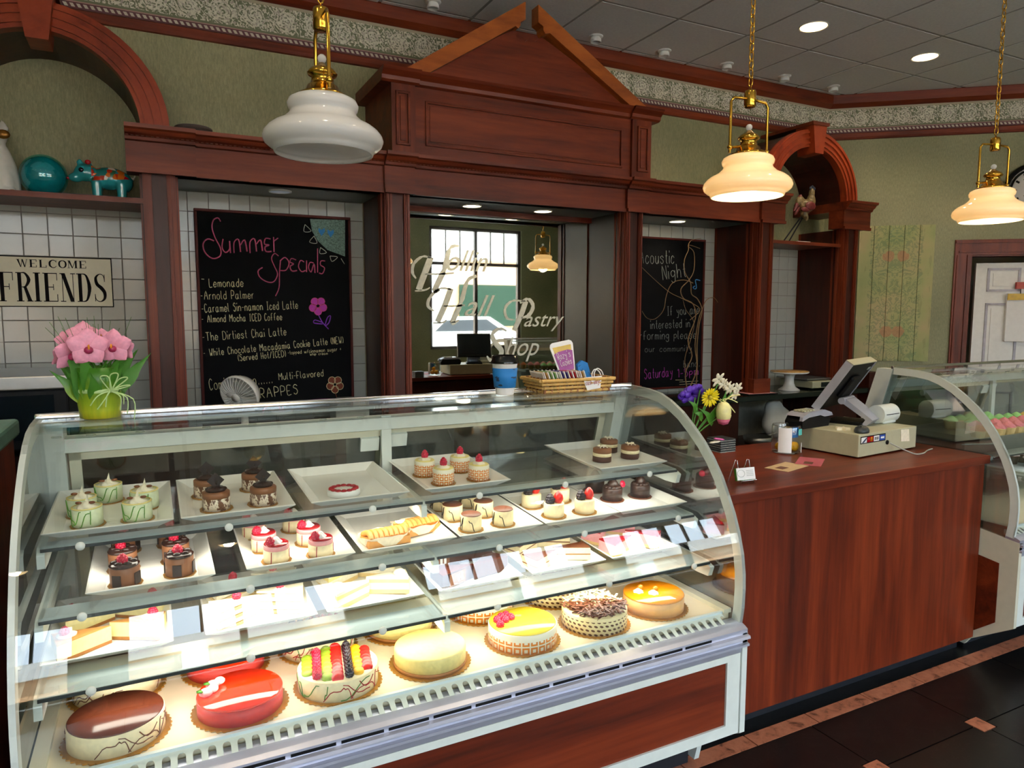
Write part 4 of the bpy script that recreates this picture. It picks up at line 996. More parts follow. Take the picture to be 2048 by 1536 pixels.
    for i in range(n):
        xa = x0+.03+i*PG; w_ = .0165
        for (a, b, c_, d_) in ((xa, xa+PG, 0, .17), (xa, xa+PG, .84, 1.0), (xa, xa+PG-w_, .17, .84)):
            gm.add([gp_(a, c_), gp_(b, c_), gp_(b, d_), gp_(a, d_), gp_(a, c_, -.002), gp_(b, c_, -.002), gp_(b, d_, -.002), gp_(a, d_, -.002)],
                   [(0, 1, 2, 3), (7, 6, 5, 4), (0, 4, 5, 1), (2, 6, 7, 3), (1, 5, 6, 2), (0, 3, 7, 4)])
        # rounded slot head
        hx = xa+PG-w_/2; r = w_/2; arc = [(hx+r*math.cos(PI*j/6), .17+.22*(1-math.sin(PI*j/6))) for j in range(7)]
        for sgn in (0, 1):
            q = arc[:4] if sgn == 0 else arc[3:]; cx_ = hx+r if sgn == 0 else hx-r
            v = [gp_(cx_, .17, .0002)]+[gp_(p[0], p[1], .0002) for p in q]
            gm.add(v, [tuple(range(len(v)))])
    gm.build('air_grille', 'white_frame', o)
    tr = MB().prism([(1.62+dy, zd-.03), (1.57+dy, b_-.985), (1.60+dy, b_-.99), (1.63+dy, zd-.05)], 'x', x0+.02, x1-.02).build('air_duct', 'grey_tile', o)
    # rear header, posts, sliding doors
    MB().prism([(2.19+dy, b_-.335), (2.19+dy, b_-.372), (2.225+dy, b_-.38), (2.23+dy, b_-.33)], 'x', x0+.03, x1-.03).build('rear_header', 'white_frame', o)
    MB().box(x0+.02, x1-.02, 2.165+dy, 2.20+dy, b_-.300, b_-.29).build('top_channel', 'ledge', o)
    RS = Matrix.Translation((0, 2.215+dy, b_-.37)) @ Matrix.Rotation(math.atan2(.17, .56), 4, 'X')
    def rp(mb, n_, m_): return mb.build(n_, m_, o)
    Lr = .585
    for a, b, off in ((x0+.06, xm+.02, .0), (xm-.02, x1-.06, .016)):
        d = MB()
        for q in ((a, b, -.03, 0), (a, b, -Lr, -Lr+.03), (a, a+.028, -Lr, 0), (b-.028, b, -Lr, 0)): d.box(q[0], q[1], off, off+.012, q[2], q[3], RS)
        dr = rp(d, 'sliding_door', 'cream_frame'); MB().box(a+.028, b-.028, off+.003, off+.008, -Lr+.03, -.03, RS).build('door_glass', 'glass_door', dr)
        MB().box(b-.10 if a < xm-.1 else a+.04, b-.04 if a < xm-.1 else a+.10, off-.012, off, -.075, -.03, RS).build('door_catch', 'white_frame', dr)
    MB().box(xm-.016, xm+.016, 2.2+dy, 2.215+dy, -.6, 0, Matrix.Translation((0, 0, b_-.33))).build('centre_post', 'white_frame', o)
    # shelves
    for k in shelves:
        yf, zf_ = SHF[k]; yf += dy; zf_ += b_; sh = None
        def sp(y, dz_=0): return (y, zf_+TILT*(y-yf)+dz_)
        yb = 2.25+dy
        for a, b in ((x0+.03, xm-.004), (xm+.004, x1-.03)):
            sh = MB().prism([sp(yf), sp(yf, -.007), sp(yb, -.007), sp(yb)], 'x', a, b).build('glass_shelf', 'glass_shelf', o)
            hw = {1: .055, 2: .075, 3: .085}[k]
            MB().prism([sp(yf+.006, -.008), sp(yf+.006, -.014), sp(yf+hw, -.020), sp(yf+hw, -.008)], 'x', a+.0, b-.0).build('light_housing', 'ledge', sh)
            MB().prism([sp(yf, -.007), sp(yf, -.014), sp(yf+.003, -.014), sp(yf+.003, -.007)], 'x', a, b).build('front_strip', 'dark_edge', sh)
            if k == 3: MB().prism([sp(yf+hw, -.008), sp(yf+hw, -.018), sp(yf+hw+.05, -.018), sp(yf+hw+.05, -.008)], 'x', a, b).build('cream_strip', 'deck', sh)
        for x in (x0+.022, xm-.008, x1-.038):
            MB().prism([sp(yf-.01 if x > x1-.1 else yf, -.020), sp(yf+.0, -.052), sp(yf+.05, -.056), sp(yb, -.045), sp(yb+.06, -.05), sp(yb+.06, -.008), sp(yf+.02, -.008)], 'x', x, x+.016).build('bracket', 'white_frame', o, bevel=.002)
        for i in range(6):
            x = x0+.13+i*(x1-x0-.26)/5+random.uniform(-.03, .03)
            MB().lathe([(0, -.002), (.010, -.002), (.010, .002), (0, .002)], n=14, mt=Matrix.Translation((x, yf-.004, zf_-.008)) @ Matrix.Rotation(PI/2, 4, 'X')).build('clip_disc', 'white', o)
    for x in ([v*1.175 for v in (-.178, -.119, -.031, .096, .19, .344, .432, .622, .722, .882, .982, 1.123, 1.236)] if not dy else [x0+.1+.15*i for i in range(11)]):
        MB().lathe([(0, -.0015), (.0105, -.0015), (.0105, .0015), (0, .0015)], n=14, mt=Matrix.Translation((x, 1.93+dy, b_-.289)) @ Matrix.Rotation(math.radians(-18), 4, 'X')).build('clip_disc', 'lid_clear', o)
    # area lamps below the light housing of each shelf
    for k in shelves:
        yf, zf_ = SHF[k]
        l = bpy.data.objects.new('case_light', bpy.data.lights.new('case_light', 'AREA')); col.objects.link(l); l.parent = o
        l.data.shape = 'RECTANGLE'; l.data.size = x1-x0-.2; l.data.size_y = .05; l.data.energy = {1: 3.0, 2: 3.0, 3: 4.5}[k]*CASE_W*(1 if not dy else .5); l.data.color = (1, .93, .80)
        l.location = (0, yf+.045-1.9, b_+zf_-.026); l.visible_glossy = True
    return o
X0, X1 = -.275, 1.60
C1 = case('large curved glass pastry case in front, full of cakes on trays', X0, X1)
C2 = case('second curved glass case at the right edge, holding cupcakes', 3.27, 5.15, .10, 0, (2,), -1.36)
# ------------------------------------------------------------------ food materials
for a, b in dict(sponge='e8c98a', cream='f6ecd2', ivory='f3e3b8', lime_cream='dfe8c2', choc='4a2416', choc_dark='22110c', mocha='8a5836', cocoa='6b3a22', jam='a50f1e', white_choc='f4ecd0', almond='7a4522',
            leaf='3f7a1e', lime_sauce='5a9a20', pastry='d99a4c', tiram='f1dfae', kiwi='8fae2c', mango='f0b818', cheese='f3e08e', cheese_side='efdf9c', crust='a46a32', bottom='c98c4c', pinkm='e9a3a6', stripes='e7c07a').items():
    pm(a, b, .5, var=.08, vs_=90)
pm('glaze_orange_red', 'ea3208', .06, var=.03, Coat_Weight=.5); pm('side_red', 'cf3a34', .5, var=.1); pm('glaze_amber', 'd9860e', .07, var=.03, Coat_Weight=.4); pm('side_peach', 'e9b06a', .5)
pm('glaze_lemon', 'f4dc3c', .12, var=.02); pm('glaze_jam', '9c0f1a', .1, Coat_Weight=.3); pm('ganache', '2c130b', .15); pm('raspberry', 'c4123a', .3, var=.2, vs_=200); pm('strawberry', 'd3201a', .3, var=.15, vs_=120); pm('berry_black', '1d0f1c', .25, var=.3, vs_=200); pm('carrot', 'ee6a0e', .3)
pm('choc_glossy', '5b2c1c', .18, var=.04)
def band(name, kind):
    t = NT(name); x, y, z = t.xyz(); a = t.math('ARCTAN2', y, x)
    if kind == 'grid':
        R_ = .098; u = t.math('MULTIPLY', a, 26/6.2832) if name.endswith('large') else t.math('MULTIPLY', a, 14/6.2832); s_ = .0235 if name.endswith('large') else .0158
        v = t.math('DIVIDE', z, s_)
        fu = t.math('ABSOLUTE', t.math('SUBTRACT', t.math('FRACT', u), .5)); fv = t.math('ABSOLUTE', t.math('SUBTRACT', t.math('FRACT', v), .5))
        mx = t.math('MAXIMUM', fu, fv); rr = t.math('SQRT', t.math('ADD', t.math('MULTIPLY', fu, fu), t.math('MULTIPLY', fv, fv)))
        sqr = t.math('MULTIPLY', t.math('GREATER_THAN', mx, .20), t.math('LESS_THAN', mx, .42)); dot = t.math('LESS_THAN', rr, .13)
        mn = t.math('MINIMUM', fu, fv); cross = t.math('MULTIPLY', t.math('GREATER_THAN', mx, .42), t.math('LESS_THAN', mn, .2))
        f = sqr
        f = t.math('MULTIPLY', f, t.math('LESS_THAN', z, .036 if name.endswith('large') else .040))
        M[name] = t.done(t.mix(f, 'f7efd6', 'e58308'), .4)
    elif kind == 'beans':
        u = t.math('MULTIPLY', a, .098/.0165); v = t.math('DIVIDE', z, .0125); fv_ = t.math('FLOOR', v)
        u2 = t.math('ADD', u, t.math('MULTIPLY', fv_, .5))
        fu = t.math('SUBTRACT', t.math('FRACT', u2), .5); fv = t.math('SUBTRACT', t.math('FRACT', v), .5)
        fv2 = t.math('ADD', fv, t.math('MULTIPLY', fu, .25))
        d = t.math('ADD', t.math('MULTIPLY', t.math('MULTIPLY', fu, fu), 9), t.math('MULTIPLY', t.math('MULTIPLY', fv2, fv2), 15))
        f = t.math('MULTIPLY', t.math('LESS_THAN', d, 1), t.math('LESS_THAN', z, .044))
        M[name] = t.done(t.mix(f, 'efdca6', '5c3418'), .4)
    elif kind == 'speck':
        n = t.noise(75, (1, 1, .6), 4, .7); M[name] = t.done(t.mix(t.math('GREATER_THAN', n, .52), 'ecdcc4', '6e4830'), .4)
    elif kind == 'fur':
        n = t.noise(120, (1, 1, .1), 3, .7); M[name] = t.done(t.ramp(n, (.3, '1a0d09'), (.7, '3c2015')), .35)
band('orange_band_small', 'grid'); band('orange_band_large', 'grid'); band('bean_band', 'beans'); band('speckle_band', 'speck'); band('ruffle', 'fur')
# ------------------------------------------------------------------ little builders (local coordinates)
def cyl(r, z0_, z1_, n=20, bev=.002): return MB().lathe([(0, z0_), (r, z0_), (r, z1_-bev), (r-bev, z1_), (0, z1_)], n=n)
def swirl(r, z, h, lobes=6, tw=1.2, n=30):
    v = []; f = []; K = 8
    for k in range(K+1):
        u = k/K; rr = r*(1-u)**.7*(1 if k else .96); zz = z+h*u
        for i in range(n):
            a = 2*PI*i/n; q = rr*(1+.12*math.cos(lobes*(a+tw*u))); v.append((q*math.cos(a), q*math.sin(a), zz))
    for k in range(K):
        for i in range(n): f.append((k*n+i, k*n+(i+1) % n, (k+1)*n+(i+1) % n, (k+1)*n+i))
    return MB().add(v, f, True).add([v[i] for i in range(n)], [tuple(range(n))[::-1]])
def rasp(mb, x, y, z, r=.0095, h=.02):
    for k in range(4):
        zz = z+h*(.12+.25*k); rr = r*(.95, 1.0, .78, .4)[k]; n = (7, 7, 6, 3)[k]
        for i in range(n): a = 2*PI*(i+.5*k)/n; mb.ball((x+rr*.62*math.cos(a), y+rr*.62*math.sin(a), zz), rr*.42+.0012, 6)
    mb.ball((x, y, z+h*.45), (r*.85, r*.85, h*.5), 8); return mb
def berry(mb, x, y, z, r=.01): return rasp(mb, x, y, z, r, r*2.1)
def card(r, n=24): return MB().prism([(r*(1+.035*(i % 2))*math.cos(2*PI*i/n), r*(1+.035*(i % 2))*math.sin(2*PI*i/n)) for i in range(n)], 'z', 0, .0018)
def drizzle(mb, r, z0_, z1_, n, seed):
    rd = random.Random(seed)
    for i in range(n):
        a = rd.uniform(0, 2*PI); da = rd.uniform(-.9, .9); pts = []
        cz = rd.uniform(z0_, z1_); k = rd.uniform(-1, 1)
        for j in range(7):
            u = j/6; aa = a+da*u; zz = min(z1_, max(z0_, z0_+(z1_-z0_)*(u if k > 0 else 1-u)+.008*math.sin(u*6+k*5)))
            pts.append(((r+.0004)*math.cos(aa), (r+.0004)*math.sin(aa), zz))
        mb.tube(pts, .0013, 4)
    return mb
def part(o, mb, nm, mt_, **k): return mb.build(nm, mt_, o, local=True, **k)
def k_lime(o):
    part(o, card(.043), 'cake_card', 'gold_card'); part(o, cyl(.038, .002, .052), 'body', 'lime_cream')
    part(o, drizzle(MB(), .038, .006, .048, 8, 3), 'green_swirl', 'lime_sauce'); part(o, MB().lathe([(.034, .051), (.038, .052), (.0385, .054), (.034, .055)], n=24, cap=False), 'rim', 'cheese')
    part(o, swirl(.027, .052, .017), 'whipped_cream', 'cream')
    for sx in (-1, 1): part(o, MB().ball((sx*.017, -.008, .066), (.009, .006, .004), 8), 'nut', 'almond')
    part(o, MB().prism([(-.007, .055), (.007, .055), (.003, .088)], 'y', -.001, .0015), 'chocolate_shard', 'white_choc')
def k_curl(o):
    part(o, card(.040), 'cake_card', 'gold_card'); part(o, cyl(.034, .002, .034), 'body', 'speckle_band'); part(o, cyl(.034, .034, .048), 'mousse_layer', 'mocha')
    mb = MB(); rd = random.Random(5); mb.ball((0, 0, .052), (.026, .022, .010), 10)
    for i in range(7): a = 2*PI*i/7; mb.ball((.017*math.cos(a), .015*math.sin(a), .053), (.011, .009, .006), 8)
    part(o, mb, 'ganache_curl', 'ganache'); part(o, MB().box(-.015, .015, -.0015, .0015, -.015, .015, Matrix.Translation((0, 0, .076)) @ Matrix.Rotation(PI/4, 4, 'Y')).box(-.013, .013, -.0015, .0015, -.013, .013, Matrix.Translation((.008, .010, .07)) @ Matrix.Rotation(1.1, 4, 'Z') @ Matrix.Rotation(PI/4, 4, 'Y')), 'chocolate_square', 'choc_dark')
def k_orange(o):
    part(o, card(.040), 'cake_card', 'gold_card'); part(o, cyl(.035, .002, .052), 'body', 'orange_band_small'); part(o, cyl(.033, .052, .0545), 'lemon_glaze', 'cheese')
    part(o, swirl(.022, .054, .012), 'whipped_cream', 'cream'); part(o, rasp(MB(), 0, 0, .062, .0115, .026), 'raspberry', 'raspberry')
def k_layer(o):
    part(o, cyl(.034, .0, .020), 'chocolate_layer', 'choc'); part(o, cyl(.034, .020, .032, bev=.0), 'cream_layer', 'ivory'); part(o, cyl(.034, .032, .047), 'mocha_layer', 'mocha')
    mb = MB(); rd = random.Random(2)
    for i in range(12): a = rd.uniform(0, 6.3); mb.tube([(rd.uniform(-.015, .015), rd.uniform(-.015, .015), .049+rd.random()*.006), (rd.uniform(-.018, .018), rd.uniform(-.018, .018), .050+rd.random()*.008)], .002, 5)
    part(o, mb, 'chocolate_curl', 'cream')
def k_chocrasp(o):
    part(o, card(.040), 'cake_card', 'gold_card'); part(o, cyl(.035, .002, .052), 'body', 'mocha')
    for a in (-1.9, -.4, 1.2, 2.7): part(o, MB().box(-.011, .011, -.0015, .001, .006, .036, Matrix.Rotation(a+PI/2, 4, 'Z') @ Matrix.Translation((0, -.0352, 0))), 'chocolate_square', 'choc_dark')
    mb = MB().lathe([(0, .052), (.035, .052), (.036, .055), (.03, .059), (0, .060)], n=20)
    for i in range(6): a = i+.3; mb.ball((.022*math.cos(a), .020*math.sin(a), .06), (.011, .008, .006), 8)
    part(o, mb, 'ganache_top', 'ganache'); part(o, rasp(MB(), -.004, 0, .060, .0125, .022), 'raspberry', 'raspberry')
def k_pink(o):
    part(o, card(.041), 'cake_card', 'gold_card'); part(o, cyl(.0355, .002, .038, bev=0), 'body', 'ivory'); part(o, cyl(.0355, .038, .051, bev=.001), 'pink_layer', 'pinkm'); part(o, cyl(.034, .051, .0545), 'red_glaze', 'glaze_jam')
    part(o, drizzle(MB(), .0355, .004, .036, 9, 8), 'red_scribble', 'jam'); part(o, swirl(.017, .054, .018, 5), 'whipped_cream', 'white'); part(o, rasp(MB(), -.02, -.006, .054, .0125, .022), 'raspberry', 'raspberry')
def k_tiramisu(o):
    part(o, card(.040), 'cake_card', 'gold_card'); part(o, cyl(.034, .002, .050, bev=.001), 'body', 'tiram'); part(o, cyl(.0325, .050, .0525), 'cocoa_top', 'cocoa'); part(o, drizzle(MB(), .034, .004, .046, 8, 11), 'chocolate_scribble', 'choc_dark')
def k_berry(o):
    part(o, card(.042), 'cake_card', 'gold_card'); part(o, cyl(.034, .002, .046), 'body', 'ivory')
    mb = MB(); mb.lathe([(0, -.017), (.012, -.015), (.017, -.004), (.013, .012), (.005, .022), (0, .024)], (.014, -.002, .062), 14); part(o, mb, 'strawberry', 'strawberry')
    part(o, berry(MB(), -.016, -.002, .046, .016), 'blackberry', 'berry_black'); part(o, MB().lathe([(0, 0), (.012, 0), (.012, .003), (0, .003)], (0, .012, .060), 12, mt=Matrix.Rotation(-.0, 4, 'X')), 'kiwi_slice', 'kiwi')
def k_dark(o):
    part(o, card(.041), 'cake_card', 'cocoa'); part(o, cyl(.034, .002, .044), 'body', 'ruffle')
    mb = MB()
    for i in range(11): a = 2*PI*i/11; mb.ball((.022*math.cos(a), .022*math.sin(a), .046), (.012, .009, .006), 8)
    mb.lathe([(0, .044), (.022, .044), (.018, .06), (.006, .076), (0, .08)], n=12); part(o, mb, 'ruffled_top', 'ruffle')
KIND = {}
def place(key, kd, name, cat, lab, x, y, z, rz, grp):
    if key not in KIND:
        o = thing(name, lab, cat, (x, y, z), rz, grp); kd(o); o.rotation_euler = (math.atan(TILT), 0, rz); KIND[key] = o
        k_ = {'lime': .87, 'cr': .92, 'pk': .91, 'orange': .92, 'ti': .94, 'be': .95, 'layer': .95}.get(key, 1); o.scale = (k_, k_, k_); return o
    return dup(KIND[key], (x, y, z), lab, rz, grp)
# trays
TR = {}
def tray(cx, cy, k, lab):
    z = shz(k, cy); w_, h_ = (.271, .367) if k < 3 else (.262, .352)
    key = (w_, h_)
    if key in TR: return dup(TR[key], (cx, cy, z), lab, 0, 'white rimmed platters in the pastry case')
    loops = [(0, .0225), (.004, .0235), (.034, .006), (.036, .0045), (.036, .0), (.032, .0), (.001, .0205)]
    v = []; f = []
    for ins, zz in loops: v += [(-w_/2+ins, -h_/2+ins, zz), (w_/2-ins, -h_/2+ins, zz), (w_/2-ins, h_/2-ins, zz), (-w_/2+ins, h_/2-ins, zz)]
    L4 = [0, 1, 2, 3]
    for a, b in ((0, 1), (1, 2), (2, 3)):
        for i in range(4): f.append((a*4+i, a*4+(i+1) % 4, b*4+(i+1) % 4, b*4+i))
    f.append((12, 13, 14, 15)); f.append((16, 19, 18, 17))
    for a, b in ((4, 5), (5, 6), (6, 0)):
        for i in range(4): f.append((a*4+i, a*4+(i+1) % 4, b*4+(i+1) % 4, b*4+i))
    o = MB().add(v, f).build('platter', 'platter', None, local=True, fix=True); o.location = (cx, cy, z); o.rotation_euler[0] = math.atan(TILT)
    ORG[o.as_pointer()] = Vector((cx, cy, z))
    tag(o, lab, 'platter', 'white rimmed platters in the pastry case'); TR[key] = o; return o
ROW = {1: 'top shelf', 2: 'middle shelf', 3: 'bottom shelf'}
P1 = [(-.108, 'first platter from the left on the top shelf, under the green swirled cakes'), (.178, 'second platter from the left on the top shelf, under the chocolate curl cakes'), (.488, 'third platter on the top shelf, nearly empty'), (.804, 'fourth platter on the top shelf, under the orange banded cakes'), (1.395, 'fifth platter on the top shelf, at its right end')]
P2 = [(-.024, 'leftmost platter on the middle shelf, under chocolate raspberry cakes'), (.317, 'platter of pink topped cakes on the middle shelf'), (.605, 'middle shelf platter holding two apple tarts'), (.884, 'middle shelf platter of cocoa topped scribbled cakes'), (1.162, 'middle shelf platter of berry topped cakes'), (1.436, 'rightmost platter on the middle shelf, under dark chocolate cakes')]
P3 = [(-.118, 'leftmost platter on the bottom shelf, with cheesecake slices'), (.213, 'second platter on the bottom shelf, with layered cream slices'), (.499, 'third platter on the bottom shelf, with pale cream slices'), (.803, 'bottom shelf platter of chocolate slices'), (1.094, 'bottom shelf platter of tiramisu slices'), (1.378, 'rightmost bottom shelf platter, with red mousse slices')]
for x, l_ in P1: tray(x, 2.04, 1, l_)
for x, l_ in P2: tray(x, 1.982, 2, l_)
for x, l_ in P3: tray(x, 1.942, 3, l_)
ZT = .0055
def minis(key, kd, name, cat, k, pts, labs, grp):
    for (x, y), l_ in zip(pts, labs):
        x *= (0, .984, .988)[k]; y -= (0, .031, .026)[k]
        place(key, kd, name, cat, l_, x, y, shz(k, y)+ZT, random.uniform(-.3, .3), grp)
g_ = 'individual cakes on the platters'
minis('lime', k_lime, 'lime_mousse_cake', 'cake', 1, [(-.160, 1.975), (-.178, 2.065), (-.124, 2.17), (-.036, 2.075), (-.052, 1.975)],
      ['pale green swirled cake, front left of five on its platter', 'pale green swirled cake, middle left of five on its platter', 'pale green swirled cake at the back of its platter', 'pale green swirled cake, middle right with tall white shard', 'pale green swirled cake, front right of five on its platter'], 'green swirled mousse cakes')
minis('curl', k_curl, 'chocolate_curl_cake', 'cake', 1, [(.118, 2.115), (.132, 1.985), (.246, 2.135), (.250, 1.985)],
      ['speckled cake with chocolate square, back left of four', 'speckled cake with chocolate square, front left of four', 'speckled cake with chocolate square, back right of four', 'speckled cake with chocolate square, front right of four'], 'chocolate curl cakes')
minis('orange', k_orange, 'orange_band_cake', 'cake', 1, [(.752, 2.09), (.772, 1.98), (.875, 2.095), (.889, 1.98)],
      ['small orange patterned cake with raspberry, back left of four', 'small orange patterned cake with raspberry, front left of four', 'small orange patterned cake with raspberry, back right of four', 'small orange patterned cake with raspberry, front right of four'], 'orange banded small cakes')
minis('layer', k_layer, 'three_layer_cake', 'cake', 1, [(1.385, 2.03), (1.49, 2.14), (1.505, 2.03)],
      ['brown and cream layered round cake, left of three', 'brown and cream layered round cake behind the other two', 'brown and cream layered round cake, right of three'], 'three layered chocolate cakes')
o = thing('raspberry_tart', 'small raspberry red tart on the nearly empty platter, its white disc a painted lamp reflection', 'tart', (.462, 1.955, shz(1, 1.955)+ZT)); part(o, cyl(.045, 0, .016, 24), 'body', 'white')  # white body colour stands for the pendant lamp's reflection over the tart
mb = MB()
for i in range(14): a = 2*PI*i/14; mb.ball((.034*math.cos(a), .034*math.sin(a), .017), (.009, .009, .005), 6)
part(o, mb, 'raspberry_ring', 'jam')
minis('cr', k_chocrasp, 'chocolate_raspberry_cake', 'cake', 2, [(-.083, 1.89), (-.090, 1.99), (-.088, 2.12), (.036, 1.905), (.031, 2.00), (.023, 2.125)],
      ['brown mousse cake with raspberry, front left of six', 'brown mousse cake with raspberry, middle left of six', 'brown mousse cake at the back left, mostly under the top shelf', 'brown mousse cake with raspberry, front right of six', 'brown mousse cake with raspberry, middle right of six', 'brown mousse cake at the back right, mostly under the top shelf'], 'chocolate raspberry cakes')
minis('pk', k_pink, 'pink_topped_cake', 'cake', 2, [(.266, 1.895), (.248, 1.99), (.237, 2.105), (.380, 1.89), (.368, 1.99), (.350, 2.115)],
      ['cream cake with pink layer and raspberry, front left of six', 'cream cake with pink layer and raspberry, middle left of six', 'cream cake with pink layer at the back left of its platter', 'cream cake with pink layer and raspberry, front right of six', 'cream cake with pink layer and raspberry, middle right of six', 'cream cake with pink layer at the back right of its platter'], 'pink topped cakes')
minis('ti', k_tiramisu, 'tiramisu_cake', 'cake', 2, [(.815, 2.02), (.830, 1.91), (.940, 1.915), (.918, 2.015), (.818, 2.13), (.915, 2.125)],
      ['cocoa topped cake with brown scribbles, middle left of six', 'cocoa topped cake with brown scribbles, front left of six', 'cocoa topped cake with brown scribbles, front right of six', 'cocoa topped cake with brown scribbles, middle right of six', 'scribbled cream cake at the back left, cut by the shelf above', 'scribbled cream cake at the back right, cut by the shelf above'], 'tiramisu cakes')
minis('be', k_berry, 'berry_topped_cake', 'cake', 2, [(1.105, 2.035), (1.125, 1.92), (1.225, 2.05), (1.238, 1.915)],
      ['cream cake with strawberry and blackberry, back left of four', 'cream cake with strawberry and blackberry, front left of four', 'cream cake with strawberry and blackberry, back right of four', 'cream cake with strawberry and blackberry, front right of four'], 'berry topped cakes')
minis('dk', k_dark, 'dark_chocolate_cake', 'cake', 2, [(1.40, 1.99), (1.405, 2.105), (1.515, 1.985)],
      ['dark ruffled chocolate cake with a red disc, front left of three', 'dark ruffled chocolate cake behind the one with a red disc', 'dark ruffled chocolate cake, right of three'], 'dark chocolate cakes')
part([c for c in col.objects if c.get('label', '').startswith('dark ruffled chocolate cake with a red')][0], MB().lathe([(0, -.001), (.012, -.001), (.012, .001), (0, .001)], n=14, mt=Matrix.Translation((.026, -.022, .056)) @ Matrix.Rotation(1.2, 4, 'X')), 'red_disc', 'raspberry')
# apple tarts
for i, (x, y, rz, l_) in enumerate([(.557, 1.885, .12, 'apple puff tart in white paper, left of the two'), (.667, 1.935, .25, 'apple puff tart in white paper with sugar, right of the two')]):
    z = shz(2, y)+ZT; o = thing('apple_tart', l_, 'tart', (x, y, z), rz, 'apple tarts'); rd = random.Random(i)
    v = [(-.062, -.04), (.062, -.04), (.066, .04), (-.062, .04)]
    part(o, MB().prism(v, 'z', 0, .02), 'pastry_base', 'pastry', bevel=.003)
    pp = MB(); n = 24
    P_ = [(.07*math.cos(2*PI*j/n)*(1.05), .046*math.sin(2*PI*j/n)) for j in range(n)]
    vv = [(a*.9, b*.9, .001) for a, b in P_]+[(a*1.06, b*1.1, .024+.007*rd.random()) for a, b in P_]
    pp.add(vv, [(j, (j+1) % n, n+(j+1) % n, n+j) for j in range(n)]); part(o, pp, 'paper_case', 'cream')
    for j in range(8):
        xx = -.052+j*.015; pts = [(xx+.006*math.sin(u), -.032+.064*u/3, .022+.011*math.sin(u*PI/3)) for u in range(4)]
        part(o, MB().tube(catmull(pts, 3), .0085, 6), 'apple_slice', 'pastry')
# slices: wedge local: point toward +x (left end broad) or turned
def wedge(L, W, z0_, z1_): return MB().prism([(-L/2, -W/2), (L/2, 0), (-L/2, W/2)], 'z', z0_, z1_)
def s_cheese(o):
    part(o, wedge(.115, .075, 0, .008), 'crust', 'crust'); part(o, wedge(.115, .075, .008, .042), 'filling', 'cheese_side'); part(o, wedge(.113, .073, .042, .044), 'caramel_top', 'bottom')
    part(o, MB().ball((-.032, 0, .048), (.022, .018, .007), 10), 'cream_dollop', 'cream'); part(o, rasp(MB(), -.036, -.002, .050, .011, .02), 'raspberry', 'raspberry')
def s_short(o):
    for i in range(5): part(o, wedge(.115, .072, i*.0105, i*.0105+(.0075 if i % 2 == 0 else .0105)), 'sponge_layer' if i % 2 == 0 else 'cream_layer', 'sponge' if i % 2 == 0 else 'cream')
    part(o, wedge(.115, .072, .0525, .058), 'cream_top', 'cream'); part(o, swirl(.018, .057, .010), 'whipped_cream', 'cream'); part(o, rasp(MB(), 0, 0, .064, .0105, .02), 'raspberry', 'raspberry')
def s_pale(o):
    part(o, wedge(.115, .072, 0, .012), 'sponge_layer', 'sponge'); part(o, wedge(.115, .072, .012, .03), 'cream_layer', 'cream'); part(o, wedge(.115, .072, .030, .040), 'lemon_layer', 'cheese'); part(o, wedge(.113, .07, .040, .048), 'cream_top', 'cream'); part(o, MB().ball((-.035, 0, .052), (.018, .022, .009), 10), 'cream_dollop', 'cream')
def s_choc(o):
    part(o, wedge(.12, .078, 0, .042), 'body', 'choc'); part(o, wedge(.119, .077, .042, .045), 'chocolate_glaze', 'choc_glossy')
    part(o, MB().box(-.045, .02, -.0405, -.0385, .004, .040, Matrix.Rotation(.315, 4, 'Z') @ Matrix.Translation((0, .018, 0))), 'brown_wrapper', 'mocha')
    for k in (0, 1): part(o, MB().box(-.012+k*.013, -.004+k*.013, -.0410, -.0400, .015, .034, Matrix.Rotation(.315, 4, 'Z') @ Matrix.Translation((0, .018, 0))), 'sticker', 'paper')
def s_tira(o):
    part(o, wedge(.115, .07, 0, .038), 'body', 'tiram'); part(o, wedge(.114, .069, .038, .041), 'cocoa_top', 'cocoa'); part(o, wedge(.1155, .0705, .016, .020), 'coffee_layer', 'mocha')
def s_red(o):
    part(o, wedge(.115, .072, 0, .010), 'sponge_layer', 'sponge'); part(o, wedge(.115, .072, .010, .042), 'mousse', 'pinkm'); part(o, wedge(.1155, .0725, .042, .047), 'red_glaze', 'glaze_jam')
def slices(key, fn, name, cx, labs, grp, rots=None, pos=None):
    pos = pos or [(-.055, -.105), (.055, -.085), (-.052, .02), (.055, .035)]
    for i, l_ in enumerate(labs):
        x, y = cx+pos[i][0]*.98, 1.942+pos[i][1]; place(key, fn, name, 'cake slice', l_, x, y, shz(3, y)+ZT, (rots or [.25, PI-.2, .3, PI-.3])[i], grp)
D4 = ('front left of four', 'front right of four', 'back left of four', 'back right of four')
slices('s1', s_cheese, 'cheesecake_slice', -.118, ['cheesecake slice with cream and raspberry, '+d for d in D4], 'cheesecake slices')
slices('s2', s_short, 'layer_cake_slice', .213, ['layered cream cake slice with raspberry, '+d for d in D4], 'layered cream slices')
slices('s3', s_pale, 'cream_cake_slice', .499, ['pale lemon cream cake slice, '+d for d in D4], 'pale cream slices')
slices('s4', s_choc, 'chocolate_slice', .803, ['glossy chocolate cake slice in brown wrap, '+d for d in D4], 'chocolate slices', [.1, PI+.5, -.2, PI+.3])
slices('s5', s_tira, 'tiramisu_slice', 1.094, ['cocoa topped cream slice, '+d for d in D4], 'tiramisu slices')
slices('s6', s_red, 'red_mousse_slice', 1.378, ['pink mousse slice with red glaze, '+d for d in D4], 'red mousse slices', [.2, PI-.8, .5, -1.2])
